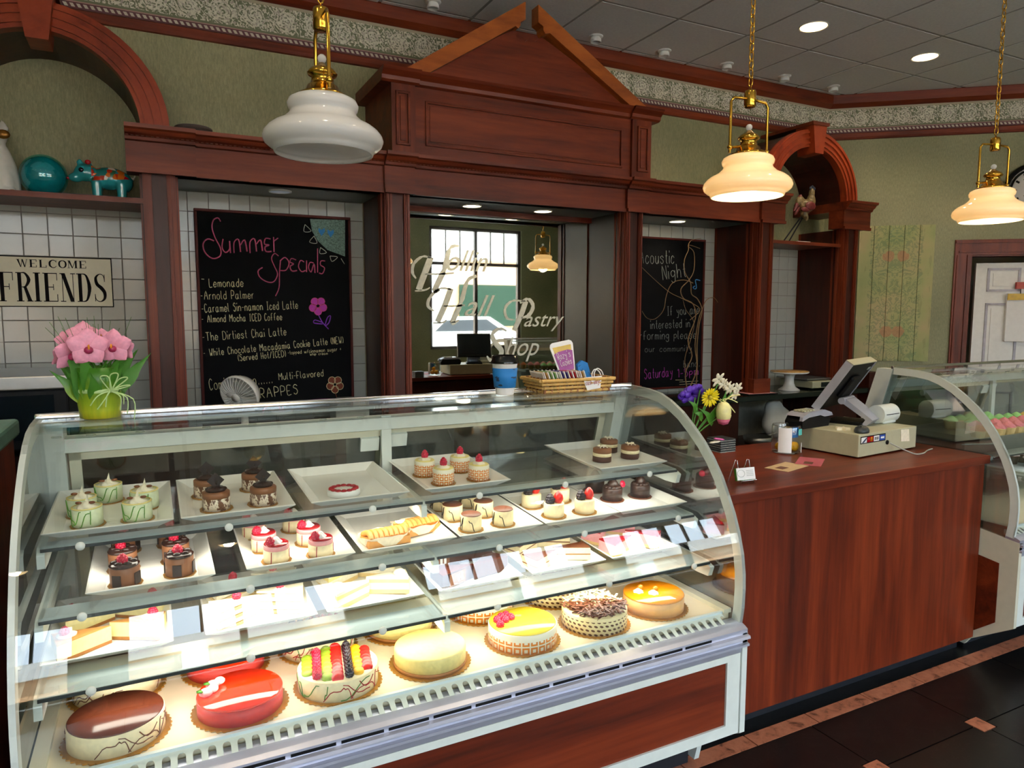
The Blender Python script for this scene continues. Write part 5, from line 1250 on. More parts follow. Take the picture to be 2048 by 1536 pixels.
# paper doily, card and price labels on the shelves
dm = MB()
for i in range(11): dm.ball((.03+.012*i-.02*0, 2.04+.012*(i % 2), shz(3, 2.04)+.001), (.010, .014, .0008), 8)
dm.v = [(p[0]*.55+.03, p[1], p[2]) for p in dm.v]; tag(dm.build('paper_doily', 'paper', None, loc=(.05, 2.04, shz(3, 2.04))), 'white lace paper doily between the first two bottom shelf platters', 'doily')
# ------------------------------------------------------------------ whole cakes on the deck
ZK = H+ZD
def brd(o, r=.108, n=44): return part(o, MB().prism([(r*(1+.022*math.cos(n*2*PI*i/176))*math.cos(2*PI*i/176), r*(1+.022*math.cos(n*2*PI*i/176))*math.sin(2*PI*i/176)) for i in range(176)], 'z', 0, .003), 'cake_board', 'gold_card')
def w_cocoa(o):
    brd(o); part(o, cyl(.097, .003, .050, 48, .002), 'body', 'ivory'); part(o, cyl(.095, .050, .053, 48, .002), 'chocolate_top', 'choc_glossy'); part(o, drizzle(MB(), .097, .006, .042, 24, 4), 'chocolate_scribble', 'cocoa')
def w_red(o):
    brd(o); part(o, cyl(.096, .003, .040, 48, 0), 'body', 'side_red'); part(o, cyl(.0965, .040, .045, 48, .003), 'red_glaze', 'glaze_orange_red')
def w_fruit(o):
    brd(o); part(o, cyl(.099, .003, .052, 48, .002), 'body', 'ivory')
    part(o, drizzle(MB(), .099, .006, .044, 18, 4), 'red_scribble', 'jam'); part(o, drizzle(MB(), .099, .006, .044, 12, 9), 'green_scribble', 'leaf')
    def row(x, n, fn, nm, mt_):
        for i in range(n):
            L = math.sqrt(.088**2-x*x); y = -L+2*L*(i+.5)/n; part(o, fn(x, y), nm, mt_)
    sl = lambda r, h, tl: (lambda x, y: MB().lathe([(0, 0), (r, 0), (r, h), (0, h)], n=12, mt=Matrix.Translation((x, y, .055)) @ Matrix.Rotation(tl, 4, 'X')))
    row(-.075, 4, sl(.014, .003, .4), 'kiwi_slice', 'kiwi'); row(-.052, 7, lambda x, y: rasp(MB(), x, y, .053, .011, .018), 'raspberry', 'raspberry'); row(-.028, 7, sl(.014, .003, .5), 'kiwi_slice', 'kiwi')
    row(-.004, 9, sl(.015, .003, .7), 'strawberry_slice', 'strawberry'); row(.024, 8, lambda x, y: berry(MB(), x, y, .053, .0105), 'blackberry', 'berry_black'); row(.047, 6, sl(.013, .003, .4), 'mango_slice', 'mango'); row(.069, 6, sl(.014, .003, .7), 'strawberry_slice', 'strawberry')
def w_lemon(o):
    brd(o); part(o, cyl(.098, .003, .012, 48, 0), 'crust', 'crust'); part(o, MB().lathe([(0, .012), (.096, .012), (.096, .044), (.0945, .0485), (.090, .050), (0, .0505)], n=48), 'body', 'cheese')
def w_orange(o):
    brd(o); part(o, cyl(.099, .003, .055, 48, .002), 'body', 'orange_band_large'); part(o, cyl(.096, .055, .058, 48, .002), 'lemon_glaze', 'glaze_lemon')
def w_bean(o):
    brd(o); part(o, cyl(.099, .003, .054, 48, .002), 'body', 'bean_band')
    rd = random.Random(3)
    m1, m2 = MB(), MB()
    for i in range(430):
        a, r = rd.uniform(0, 2*PI), .094*math.sqrt(rd.random()); x, y = r*math.cos(a), r*math.sin(a)
        mb = m1 if -x*.35-y > -.016 else m2; L = rd.uniform(.006, .013); b = rd.uniform(0, PI); z = .055+rd.random()*.015
        mb.box(-L, L, -.003, .003, -.0008, .0008, Matrix.Translation((x, y, z)) @ Matrix.Rotation(b, 4, 'Z') @ Matrix.Rotation(rd.uniform(-.5, .5), 4, 'Y'))
    tag(part(o, m1, 'dark_shavings', 'cocoa'), kind='stuff'); tag(part(o, m2, 'white_shavings', 'white_choc'), kind='stuff')
def w_amber(o):
    brd(o); part(o, cyl(.096, .003, .046, 48, 0), 'body', 'side_peach'); part(o, cyl(.0965, .046, .051, 48, .003), 'orange_glaze', 'glaze_amber')
    for q in ((-.045, .02), (-.01, -.012)):
        part(o, MB().add(swirl(.017, .051, .012, 6).v, swirl(.017, .051, .012, 6).f, True, Matrix.Translation((q[0], q[1], 0))), 'whipped_cream', 'cream'); part(o, MB().ball((q[0]+.010, q[1]+.004, .062), (.012, .008, .010), 8), 'orange_piece', 'carrot')
WK = {}
def whole(key, fn, nm, x, y, rz, lab, grp):
    if key in WK: return dup(WK[key], (x, y, ZK), lab, rz, grp)
    o = thing(nm, lab, 'cake', (x, y, ZK), 0, grp); fn(o); o.rotation_euler[2] = rz; WK[key] = o; return o
yf_, yb_ = 1.726, 1.942
whole('co', w_cocoa, 'cocoa_glazed_cake', -.108, yf_, 0, 'round cream cake with shiny chocolate top, front left corner', 'whole chocolate topped cakes')
whole('co', w_cocoa, 'cocoa_glazed_cake', -.115, yb_, 1.5, 'round chocolate topped cake behind the front left one', 'whole chocolate topped cakes')
rd_ = whole('re', w_red, 'red_glazed_cake', .137, yb_, .4, 'round red glazed cake in the back row, under the shelf', 'whole red glazed cakes')
rf_ = whole('re', w_red, 'red_glazed_cake', .150, yf_-.002, 0, 'round red glazed cake in the front row with strawberries on top', 'whole red glazed cakes')
pm('berry_white', 'f3d9cc', .35)
for q in ((-.075, .0), (-.058, .032)):
    part(rf_, MB().ball((q[0], q[1], .053), (.016, .014, .010), 10), 'strawberry_half', 'pinkm'); part(rf_, MB().ball((q[0]+.016, q[1]+.012, .053), (.013, .012, .009), 10), 'cream_dollop', 'white'); part(rf_, MB().lathe([(0, 0), (.01, .001), (0, .003)], (q[0]-.012, q[1]-.003, .059), 5), 'strawberry_leaf', 'leaf')
whole('fr', w_fruit, 'fruit_topped_cake', .383, yf_, -.18, 'round cake with rows of raspberries, kiwi, blackberries in front row', 'whole fruit cakes')
whole('fr', w_fruit, 'fruit_topped_cake', .378, yb_+.005, 1.2, 'fruit topped cake in the back row, half under the shelf', 'whole fruit cakes')
whole('le', w_lemon, 'cheesecake', .630, yf_-.0, 0, 'plain pale yellow round cheesecake in the front row', 'whole cheesecakes')
whole('le', w_lemon, 'cheesecake', .618, yb_+.01, 0, 'plain pale yellow round cheesecake in the back row', 'whole cheesecakes')
whole('or', w_orange, 'orange_band_large_cake', .885, yb_+.015, .5, 'large orange patterned cake in the back row', 'whole orange banded cakes')
ofr = whole('or', w_orange, 'orange_band_large_cake', .912, yf_+.002, .1, 'large orange patterned cake with raspberries in the front row', 'whole orange banded cakes')
for q in ((-.075, .0), (-.066, .03), (-.047, .018), (-.046, .042), (-.028, .045), (-.024, .024)): part(ofr, rasp(MB(), q[0], q[1], .058, .0115, .017), 'raspberry', 'raspberry')
part(ofr, MB().prism([(-.062, .012), (-.05, .022), (-.056, .034)], 'z', .060, .0625), 'mint_leaf', 'leaf')
whole('bn', w_bean, 'shaved_chocolate_cake', 1.158, yf_+.002, 0, 'round cake with chocolate shavings and bean pattern, front row', 'whole shaved chocolate cakes')
whole('bn', w_bean, 'shaved_chocolate_cake', 1.145, yb_+.015, 2, 'bean patterned cake in the back row, under the shelf', 'whole shaved chocolate cakes')
whole('am', w_amber, 'orange_glazed_cake', 1.392, yf_+.015, 0, 'round orange glazed cake at the right end of the front row', None)
# ------------------------------------------------------------------ cupcakes in the right case
pm('frost_pink', 'e88a96', .55); pm('frost_green', '9cd98a', .55); pm('frost_yellow', 'f0d070', .55); pm('frost_orange', 'd8743a', .55); pm('frost_white', 'f0dcdc', .55)
def cup(key, fm, base, x, y, z, lab, grp):
    if key in KIND: return dup(KIND[key], (x, y, z), lab, random.uniform(0, 6), grp)
    o = thing('cupcake', lab, 'cupcake', (x, y, z), 0, grp); KIND[key] = o
    n = 24; pr = [(.024, 0), (.033, .04)]; v = []
    for r, zz in pr: v += [((r*(1+.03*(i % 2)))*math.cos(2*PI*i/n), (r*(1+.03*(i % 2)))*math.sin(2*PI*i/n), zz) for i in range(n)]
    part(o, MB().add(v, [(i, (i+1) % n, n+(i+1) % n, n+i) for i in range(n)]+[tuple(range(n))[::-1]]), 'paper_case', base)
    part(o, MB().lathe([(0, .038), (.033, .038), (.034, .044), (0, .048)], n=16), 'cake', 'sponge' if base != 'choc_dark' else 'choc'); part(o, swirl(.036, .045, .03, 7, 2.0), 'frosting', fm); return o
zc2 = H-.605
sh_t = thing('cupcake_tray', 'long steel tray of cupcakes in the right display case', 'tray', (4.2, 2.155, zc2-.02))
MB().box(3.50, 5.0, 1.96, 2.35, zc2-.012, zc2-.006).box(3.50, 5.0, 1.955, 1.962, zc2-.012, zc2+.012).box(3.50, 5.0, 2.348, 2.355, zc2-.012, zc2+.012).box(3.49, 3.50, 1.955, 2.355, zc2-.012, zc2+.012).build('tray_body', 'steel', sh_t)
MB().box(3.45, 5.1, 2.0, 2.04, zc2-.075, zc2-.012).box(3.45, 5.1, 2.26, 2.32, zc2-.075, zc2-.012).build('tray_rail', 'steel', sh_t)
RW = [('frost_orange', 'cu_o', 3.56, 2, 2.005, 'front row orange'), ('frost_pink', 'cu_p', 3.73, 9, 2.005, 'front row pink'), ('frost_pink', 'cu_p', 3.69, 9, 2.09, 'second row pink'), ('frost_green', 'cu_g', 3.80, 6, 2.175, 'third row green'), ('frost_yellow', 'cu_y', 4.30, 4, 2.175, 'third row yellow'), ('frost_green', 'cu_g', 3.76, 5, 2.26, 'back row green')]
for fm, key, xs_, n, y, l_ in RW:
    for i in range(n): cup(key, fm, 'sponge', xs_+i*.082, y, zc2-.0055, ('%s frosted cupcake, number %s from the left in the right case' % (l_, ['one', 'two', 'three', 'four', 'five', 'six', 'seven', 'eight', 'nine'][i])), 'cupcakes on the steel tray')
for j in range(2):
    for i in range(7): cup('cu_w', 'frost_white', 'choc_dark', 4.03+i*.085, 2.0+j*.09, H-.79, '%s row white frosted dark cupcake, number %s from the left on the lower shelf' % (('front', 'back')[j], ['one', 'two', 'three', 'four', 'five', 'six', 'seven'][i]), 'white frosted cupcakes on the lower shelf')
lt = MB().box(3.9, 5.05, 1.93, 2.2, H-.80, H-.7915).build('cupcake_platter', 'ledge', None, loc=(4.4, 2.05, H-.80)); tag(lt, 'grey platter under the white frosted cupcakes', 'platter')
ls = MB().box(3.30, 5.12, 1.80, 2.36, H-.812, H-.805).build('glass_shelf', 'glass_shelf', C2, local=False)
# ================================================================== SERVICE COUNTER
ZT1 = H-.62
ctr = thing('service_counter', 'cherry laminate service counter between the two glass cases', 'counter', (2.45, 2.1, 0))
MB().box(1.64, 3.262, 1.776, 2.45, ZT1-.036, ZT1).build('countertop', 'panel_red_h', ctr, bevel=.003)
MB().box(1.65, 3.262, 1.80, 1.82, .07, ZT1-.036).build('front_panel', 'panel_red_v', ctr)
MB().box(3.235, 3.2625, 1.82, 2.44, .07, ZT1-.036).box(1.65, 1.67, 1.82, 2.44, .07, ZT1-.036).build('end_panel', 'panel_red_v', ctr)
MB().box(1.66, 3.24, 1.86, 2.4, 0, .07).box(1.66, 3.245, 1.858, 1.87, 0, .10).build('kick_board', 'kick', ctr)
MB().box(1.67, 3.23, 2.40, 2.42, .07, ZT1-.04).build('back_panel', 'cherry_dark', ctr)
# counter at the left edge
lc = thing('side_counter', 'red wood side counter with green top at the left edge', 'counter', (-1.0, 2.0, 0))
MB().box(-1.9, -.36, 1.62, 2.5, H-.36, H-.31).build('countertop', 'green_top', lc, bevel=.01)
MB().box(-1.9, -.40, 1.68, 2.45, .1, H-.36).box(-.402, -.37, 1.68, 2.45, .1, H-.36).build('cabinet', 'panel_red_v', lc)
MB().box(-1.9, -.40, 1.74, 2.4, 0, .1).build('kick_board', 'kick', lc)
# back counter equipment
bx = thing('coffee_machine', 'black box shaped machine with steel top behind the orchids', 'appliance', (-.70, 4.0, z0))
MB().box(-1.15, -.345, 3.70, 4.25, z0+.02, H-.335).build('body', 'black', bx, bevel=.01)
MB().box(-1.17, -.33, 3.68, 4.27, H-.335, H-.275).build('top_plate', 'steel', bx, bevel=.006)
pm('dark_glass', '10181d', .1); MB().box(-1.08, -.40, 3.688, 3.70, z0+.07, H-.36).build('front_door', 'dark_glass', bx)
MB().box(-1.1, -1.05, 3.72, 4.2, z0, z0+.02).box(-.45, -.40, 3.72, 4.2, z0, z0+.02).build('foot', 'black', bx)
# desk fan
fx, fy, fz = .41, 4.02, H-.435
fn = thing('desk_fan', 'small white round desk fan in front of the summer specials board', 'fan', (fx, fy, z0))
MF = Matrix.Translation((fx, fy, fz)) @ Matrix.Rotation(-.75, 4, 'Z') @ Matrix.Rotation(PI/2+.35, 4, 'X')
MB().lathe([(0, -.075), (.045, -.07), (.09, -.045), (.112, 0), (.112, .02), (.106, .02), (.104, 0), (.08, -.04), (0, -.06)], n=32, cap=False, mt=MF).build('shell', 'porcelain', fn)
g = MB()
for i in range(32):
    a = 2*PI*i/32; g.tube([MF @ Vector((.02*math.cos(a), .02*math.sin(a), .045)), MF @ Vector((.07*math.cos(a), .07*math.sin(a), .04)), MF @ Vector((.11*math.cos(a), .11*math.sin(a), .018))], .0017, 4)
g.build('grille', 'white', fn); MB().lathe([(0, .04), (.024, .04), (.024, .05), (0, .052)], n=16, mt=MF).build('hub', 'porcelain', fn)
b = MB()
for i in range(4): b.ball((0, 0, 0), (.045, .018, .004), 8, MF @ Matrix.Rotation(i*PI/2, 4, 'Z') @ Matrix.Translation((.045, 0, .01)) @ Matrix.Rotation(.4, 4, 'X'))
b.build('blade', 'grey_tile', fn)
MB().lathe([(0, 0), (.07, 0), (.07, .012), (.02, .025), (.015, fz-z0-.06), (0, fz-z0-.05)], (fx+.02, fy+.03, z0), 20).build('stand', 'porcelain', fn)
gb = thing('grey_dispenser', 'small grey plastic dispenser peeking over the case rail', 'dispenser', (1.0, 4.0, z0))
MB().prism([(.90, z0), (1.09, z0), (1.09, H-.50), (1.03, H-.488), (.94, H-.488), (.90, H-.52)], 'y', 3.95, 4.10).build('body', 'grey_tile', gb, bevel=.008)
# stacked round lids seen through the rear glass
cols_ = ['lid_clear', 'lid_clear', 'cheese', 'lid_clear', 'lid_clear', 'lid_clear', 'cheese']
wt = thing('work_table', 'steel work table behind the large case', 'table', (.7, 3.1, 0))
MB().box(-.9, 1.9, 2.95, 3.35, .86-.2, .88-.2).build('table_top', 'steel', wt)
for x in (-.85, 1.82):
    for y in (2.98, 3.29): MB().box(x, x+.03, y, y+.03, 0, .66).build('leg', 'steel', wt)
for i, x in enumerate((-.30, -.16, -.02, .12, .26, .40, .54)):
    o = thing('round_container', 'round clear lidded container, %s from the left behind the rear doors' % ['first', 'second', 'third', 'fourth', 'fifth', 'sixth', 'seventh'][i], 'container', (x, 3.10, .68), 0, 'row of round containers behind the case')
    MB().lathe([(0, 0), (.058, 0), (.064, .085), (.066, .09)], (x, 3.10, .6802), 20).build('tub', cols_[i], o); MB().lathe([(0, 0), (.067, 0), (.067, .008), (.05, .02), (0, .024)], (x, 3.10, .7702), 20).build('lid', 'lid_clear', o)
# ------------------------------------------------------------------ on top of the large case
ZG = H-.2695
def at_top(x, y): return (x, y, ZG)
oc = thing('orchid_arrangement', 'pink orchid arrangement in green leaf wrapped pot on the case corner', 'flower arrangement', (-.128, 2.10, ZG+.0015))
ox_, oy_, oz_ = -.128, 2.10, ZG+.0015
t = NT('leaf_wrap'); x, y, z = t.xyz(); n = t.noise(70, (1, 1, .08), 4, .6)
f = t.math('ADD', t.math('MULTIPLY', z, 5.0), t.math('MULTIPLY', n, .5)); M['leaf_wrap'] = t.done(t.ramp(f, (.2, 'c3c12a'), (.45, '8fa81e'), (.75, '3f7a1a')), .35)
MB().lathe([(0, 0), (.046, 0), (.048, .02), (.056, .09), (.060, .13), (.052, .13), (0, .11)], (ox_, oy_, oz_), 28).build('wrapped_pot', 'leaf_wrap', oc)
def leafblade(p0, p1, p2, w_, mt_, nm, o, th=.0012):
    pts = catmull([p0, ((Vector(p0)+Vector(p1))/2), p1, p2], 5); n = len(pts); v = []; f = []
    for i, p in enumerate(pts):
        u = i/(n-1); ww = w_*math.sin(PI*min(1, .12+u*.88))**.7*(1 if u < .6 else (1-u)/.4*.9+.1); d = (pts[min(n-1, i+1)]-pts[max(0, i-1)]).normalized(); s_ = d.cross(Vector((.2, -1, .1))).normalized()
        v += [p+s_*ww, p+Vector((0, th*2, 0)), p-s_*ww]
    for i in range(n-1): f += [(3*i, 3*i+1, 3*i+4, 3*i+3), (3*i+1, 3*i+2, 3*i+5, 3*i+4)]
    return MB().add(v, f, True).build(nm, mt_, o)
rd = random.Random(4)
for i in range(30):
    a = rd.uniform(0, 2*PI); r0 = .050; r1 = rd.uniform(.05, .085); hh = rd.uniform(.12, .19)
    leafblade((ox_+r0*math.cos(a)*.7, oy_+r0*math.sin(a)*.7, oz_+.04), (ox_+r1*math.cos(a)*.85, oy_+r1*math.sin(a)*.8, oz_+hh*.7), (ox_+r1*1.35*math.cos(a), oy_+r1*math.sin(a), oz_+hh), .017, 'leaf' if i % 3 else 'leaf_wrap', 'leaf', oc)
leafblade((ox_+.05, oy_-.03, oz_+.07), (ox_+.085, oy_-.03, oz_+.12), (ox_+.125, oy_-.03, oz_+.165), .016, 'leaf', 'leaf', oc)
for i in range(16):
    a = rd.uniform(0, PI); x1_ = ox_+rd.uniform(-.11, .11); MB().tube([(ox_+rd.uniform(-.03, .03), oy_, oz_+.13), (x1_*.7+ox_*.3, oy_+.01, oz_+.19), (x1_, oy_, oz_+rd.uniform(.225, .26))], .0006, 3).build('grass_spray', 'leaf', oc)
pm('orchid_pink', 'e79ab4', .45, var=.1, vs_=120); pm('orchid_lip', '9c2350', .4); pm('orchid_throat', 'e08a14', .4)
def orchid(px_, py_, Y, s, rx, ry):
    c = at(px_, py_, Y); m_ = Matrix.Translation(c) @ Matrix.Rotation(ry, 4, 'Z') @ Matrix.Rotation(rx, 4, 'X')
    for i in range(5):
        a = PI/2+2*PI*i/5; v = []; f = []; K = 6
        for k in range(K+1):
            u = k/K; r = s*u; w_ = s*.47*math.sin(PI*min(1, .15+u*.85))**.8+.0008
            for q in (-1, -.5, 0, .5, 1):
                xx, zz = r*math.cos(a)-q*w_*math.sin(a), r*math.sin(a)+q*w_*math.cos(a); v.append(m_ @ Vector((xx, -s*.28*u+s*.35*u*u-.12*s*(1-q*q), zz)))
        for k in range(K):
            for q in range(4): f.append((k*5+q, k*5+q+1, k*5+q+6, k*5+q+5))
        MB().add(v, f, True).build('orchid_petal', 'orchid_pink', oc)
    MB().ball((0, -s*.22, -s*.16), (s*.22, s*.22, s*.2), 10, m_).build('orchid_lip', 'orchid_lip', oc); MB().ball((0, -s*.38, 0), (s*.06, s*.1, s*.15), 8, m_).build('orchid_throat', 'orchid_throat', oc)
for q in [(176, 694, 2.03, .048, .0, .15), (138, 706, 2.06, .046, .25, .9), (165, 672, 2.12, .042, -.4, -.1), (228, 692, 2.05, .044, 0, -.35), (250, 696, 2.07, .032, .1, -.8), (118, 708, 2.12, .032, .3, 1.2), (203, 674, 2.14, .026, -.5, 0), (132, 684, 2.15, .030, -.4, .7)]: orchid(*q)
for q in (168, 228, 143, 248):
    a_ = at(q, 692, 2.08); MB().tube([(ox_, oy_, oz_+.11), (a_.x*.6+ox_*.4, oy_, oz_+.15), a_], .0025, 5).build('stem', 'leaf', oc)
pm('raffia', 'b7d492', .6)
rb_ = MB(); kn = Vector((ox_+.028, oy_-.062, oz_+.072))
rb_.lathe([(.0535, .066), (.0555, .069), (.0555, .074), (.054, .077)], (ox_, oy_, oz_), 30, cap=False)
for dx, dz, cx_ in ((-.045, -.035, 0), (-.03, -.045, .01), (-.012, -.04, 0), (.02, -.05, .01), (.035, -.06, .015), (.028, -.035, .01), (.05, -.075, .02)):
    rb_.tube(catmull([kn, kn+Vector((dx*.6+cx_, -.006, dz*.3)), kn+Vector((dx, .0, dz))], 4), .0018, 4)
for dx, dz in ((-.012, .035), (.01, .04), (.03, .03), (.035, .012)):
    rb_.tube(catmull([kn, kn+Vector((dx-.008, -.006, dz)), kn+Vector((dx+.010, -.008, dz*1.02)), kn+Vector((.003, -.002, 0))], 5), .0018, 4)
rb_.build('raffia_bow', 'raffia', oc)
# coffee cup
cu = thing('coffee_cup', 'white takeaway coffee cup with blue sleeve and black lid', 'cup', (1.035, 2.09, ZG+.0015)); c = (1.035, 2.09, ZG+.0015)
MB().lathe([(0, 0), (.029, 0), (.030, .003), (.042, .104), (.044, .106), (.0, .106)], c, 32).build('cup_body', 'paper', cu)
t = NT('blue_sleeve'); n = t.noise(26, (1, 1, 2.2), 3, .6); M['blue_sleeve'] = t.done(t.mix(t.math('GREATER_THAN', n, .60), '1577c2', '1b3352'), .6)
MB().lathe([(.0345, .024), (.0358, .024), (.0425, .088), (.0412, .088)], c, 32, cap=False).build('cup_sleeve', 'blue_sleeve', cu)
MB().lathe([(.0455, .103), (.046, .110), (.044, .113), (.042, .128), (.039, .130), (.036, .124), (0, .123)], c, 32, cap=False).build('lid', 'black_gloss', cu)
# wicker basket with wrapped biscuits
bk_ = thing('wicker_basket', 'bamboo basket of wrapped biscuits on the case top', 'basket', (1.285, 2.10, ZG+.0015), -.03)
pm('bamboo', 'd0a75e', .5, var=.2, vs_=60); pm('bamboo_dark', '8a5424', .5)
def lb(mb, nm, mt_, o=bk_, **k): return mb.build(nm, mt_, o, local=True, **k)
bw, bd, bh = .125, .065, .052
for k in range(4):
    z = .006+k*.0125; e = 1+.05*k
    for (x0_, y0_, x1_, y1_) in ((-bw, -bd, bw, -bd), (bw, -bd, bw, bd), (bw, bd, -bw, bd), (-bw, bd, -bw, -bd)):
        pts = []; n = 16
        for i in range(n+1):
            u = i/n; q = .0016*(1 if (i+k) % 2 else -1); dx, dy = x1_-x0_, y1_-y0_; L = math.hypot(dx, dy)
            pts.append(((x0_+dx*u)*e+q*dy/L, (y0_+dy*u)*e-q*dx/L, z))
        lb(MB().tube(pts, .0052 if k < 3 else .0065, 5), 'woven_strip', 'bamboo')
st = MB()
for i in range(11): x = -bw+2*bw*i/10; st.box(x-.003, x+.003, -bd-.004, -bd+.004, .0, .05).box(x-.003, x+.003, bd-.004, bd+.004, 0, .05)
for i in range(6): y = -bd+2*bd*i/5; st.box(-bw-.004, -bw+.004, y-.003, y+.003, 0, .05).box(bw-.004, bw+.004, y-.003, y+.003, 0, .05)
lb(st, 'stake', 'bamboo_dark'); lb(MB().box(-bw, bw, -bd, bd, 0, .004), 'basket_bottom', 'bamboo')
def bpos(x, y, z): 
    m_ = Matrix.Translation((1.285, 2.10, ZG+.0015)) @ Matrix.Rotation(-.03, 4, 'Z'); return m_ @ Vector((x, y, z))
pm('wrap_white', 'e6e3dc', .3, var=.15, vs_=200); pm('wrap_green', '7fae6c', .3, var=.3, vs_=150); pm('wrap_purple', '3a2f8a', .3, var=.7, vs_=160); pm('wrap_red', 'b01c2a', .3, var=.4, vs_=120); pm('wrap_tan', 'b88a4a', .4, var=.3, vs_=80)
for i, (m__, l_) in enumerate([('wrap_white', 'white'), ('wrap_tan', 'tan'), ('wrap_green', 'light green'), ('wrap_green', 'darker green'), ('wrap_white', 'brown edged white'), ('wrap_purple', 'purple dotted'), ('wrap_purple', 'deep purple'), ('wrap_red', 'bright red'), ('wrap_red', 'dark red'), ('wrap_white', 'clear white'), ('wrap_tan', 'beige')]):
    x = -.10+i*.0155; o = thing('wrapped_biscuit', '%s wrapped biscuit leaning in the basket, %s from the left' % (l_, ['first', 'second', 'third', 'fourth', 'fifth', 'sixth', 'seventh', 'eighth', 'ninth', 'tenth', 'eleventh'][i]), 'biscuit', bpos(x, 0, .0045), 0, 'wrapped biscuits in the basket')
    o.rotation_euler = (.0, -.35, -.03)
    part(o, MB().box(-.0045, .0045, -.05, .045, .003, .068), 'biscuit', m__, bevel=.003); part(o, MB().box(-.0015, .0015, -.057, -.048, .01, .072), 'wrapper_end', 'wrap_white'); part(o, MB().box(-.0015, .0015, .044, .05, .01, .07), 'wrapper_end', 'wrap_white')
tg = thing('price_tag', 'small white price tag with red handwriting hung on the basket front', 'tag', bpos(.055, -.072, .02), -.03)
part(tg, MB().prism([(-.036, .030), (.036, .034), (.030, -.008), (-.022, -.014), (-.034, .012)], 'y', -.0045, -.003), 'card', 'paper')
mb = MB(); write(mb, 'cash only!', (-.028, .004), (.028, .008), .016, .0007, lambda u, v: Vector((u, -.0052, v))); part(tg, mb, 'red_writing', 'glaze_red')
# cup shaped sign
cs = thing('cup_shaped_sign', 'cup shaped sign reading Rozy\'s Cozies standing in the basket', 'sign', bpos(.022, .035, .045), 0)
cs.rotation_euler = (-.18, -.17, -.03)
sp_ = [(-.030, 0), (.030, 0), (.047, .112), (.043, .122), (.034, .127), (-.034, .127), (-.043, .122), (-.047, .112)]
part(cs, MB().prism(sp_, 'y', -.0015, .0015), 'card', 'paper')
part(cs, MB().prism([(-.024, .004), (.024, .004), (.037, .110), (-.037, .110)], 'y', -.0025, -.0014), 'cup_picture', 'yellow_glaze')
pm('purple_sleeve', '9a4f94', .6, var=.15, vs_=40)
part(cs, MB().prism([(-.0275, .022), (0, .016), (.0275, .022), (.0375, .088), (.02, .094), (-.02, .092), (-.0375, .086)], 'y', -.0036, -.0024), 'sleeve_picture', 'purple_sleeve')
mb = MB(); write(mb, "Rozy's", (-.026, .064), (.027, .068), .024, .0009, lambda u, v: Vector((u, -.0045, v))); write(mb, 'Cozies', (-.021, .040), (.026, .043), .021, .0009, lambda u, v: Vector((u, -.0045, v))); part(cs, mb, 'lettering', 'paper')
bb = thing('blue_sleeves', 'blue cup sleeves folded at the right end of the basket', 'cup sleeve', bpos(.095, .03, .0045), 0)
bb.rotation_euler = (0, -.25, 0)
part(bb, MB().prism([(-.028, 0), (.028, 0), (.02, .085), (0, .10), (-.022, .09)], 'y', -.006, .006), 'folded_sleeve', 'blue_sleeve')
lp = MB()
for k in (0, .010): lp.tube(catmull([(.012+k, -.035, .01), (.008+k, -.037, .045), (.024+k, -.038, .062), (.042+k, -.037, .045), (.046+k, -.035, .01)], 5), .0022, 5)
part(bb, lp, 'white_loop', 'paper')

# ------------------------------------------------------------------ on the service counter
vx, vy = 1.80, 2.05
vs__ = thing('flower_vase', 'clear glass vase of mixed flowers beside the large case', 'flower arrangement', (vx, vy, ZT1))
MB().lathe([(.036, .0), (.038, .004), (.036, .06), (.034, .12), (.038, .155), (.035, .155), (.031, .12), (.033, .06), (.034, .008), (0, .006)], (vx, vy, ZT1), 28, cap=False).build('vase', 'glass_jar', vs__)
fl_c = {}
def V(px_, py_, d=0): return at(px_, py_, vy+d)
for i, q in enumerate([(1390, 795), (1420, 795), (1436, 768), (1452, 825), (1465, 785), (1400, 780), (1445, 800), (1410, 810)]):
    MB().tube(catmull([(vx+random.uniform(-.02, .02), vy+random.uniform(-.02, .02), ZT1+.01), (vx, vy, ZT1+.14), V(*q)], 5), .0028, 5).build('stem', 'leaf', vs__)
pm('purple_flower', '4a1c9c', .5, var=.3, vs_=60); pm('daisy', 'efd60e', .5); pm('daisy_eye', 'b8a016', .6, var=.3, vs_=200); pm('pale_petal', 'f1ead0', .5, var=.1); pm('tulip', 'f0e6a0', .4, var=.2, vs_=30); pm('pink_ribbon', 'ee6ab4', .4); pm('tulip_base', 'c9607c', .4)
def daisy(c, s, n, mat, eye, tilt=(.2, -.2)):
    m_ = Matrix.Translation(c) @ Matrix.Rotation(tilt[1], 4, 'Z') @ Matrix.Rotation(PI/2+tilt[0], 4, 'X')
    for i in range(n):
        a = 2*PI*i/n+random.uniform(-.1, .1); MB().ball((0, 0, 0), (s*.42, s*.13, s*.03), 6, m_ @ Matrix.Rotation(a, 4, 'Z') @ Matrix.Translation((s*.58, 0, .002*(i % 2))) @ Matrix.Rotation(-.15, 4, 'Y')).build('petal', mat, vs__)
    MB().ball((0, 0, .004), (s*.24, s*.24, s*.12), 12, m_).build('flower_eye', eye, vs__)
daisy(V(1420, 795, -.03), .040, 20, 'daisy', 'daisy_eye')
for cx_, cy_, n, s in ((1383, 788, 16, .036), (1370, 793, 10, .028), (1396, 780, 10, .026)):
    c = V(cx_, cy_, .02)
    for i in range(n): a, b = random.uniform(0, 2*PI), random.uniform(-.6, 1); MB().ball((c.x+s*.6*math.cos(a), c.y+s*.4*b, c.z+s*.55*math.sin(a)), (s*.5, s*.25, s*.4), 8).build('purple_petal', 'purple_flower', vs__)
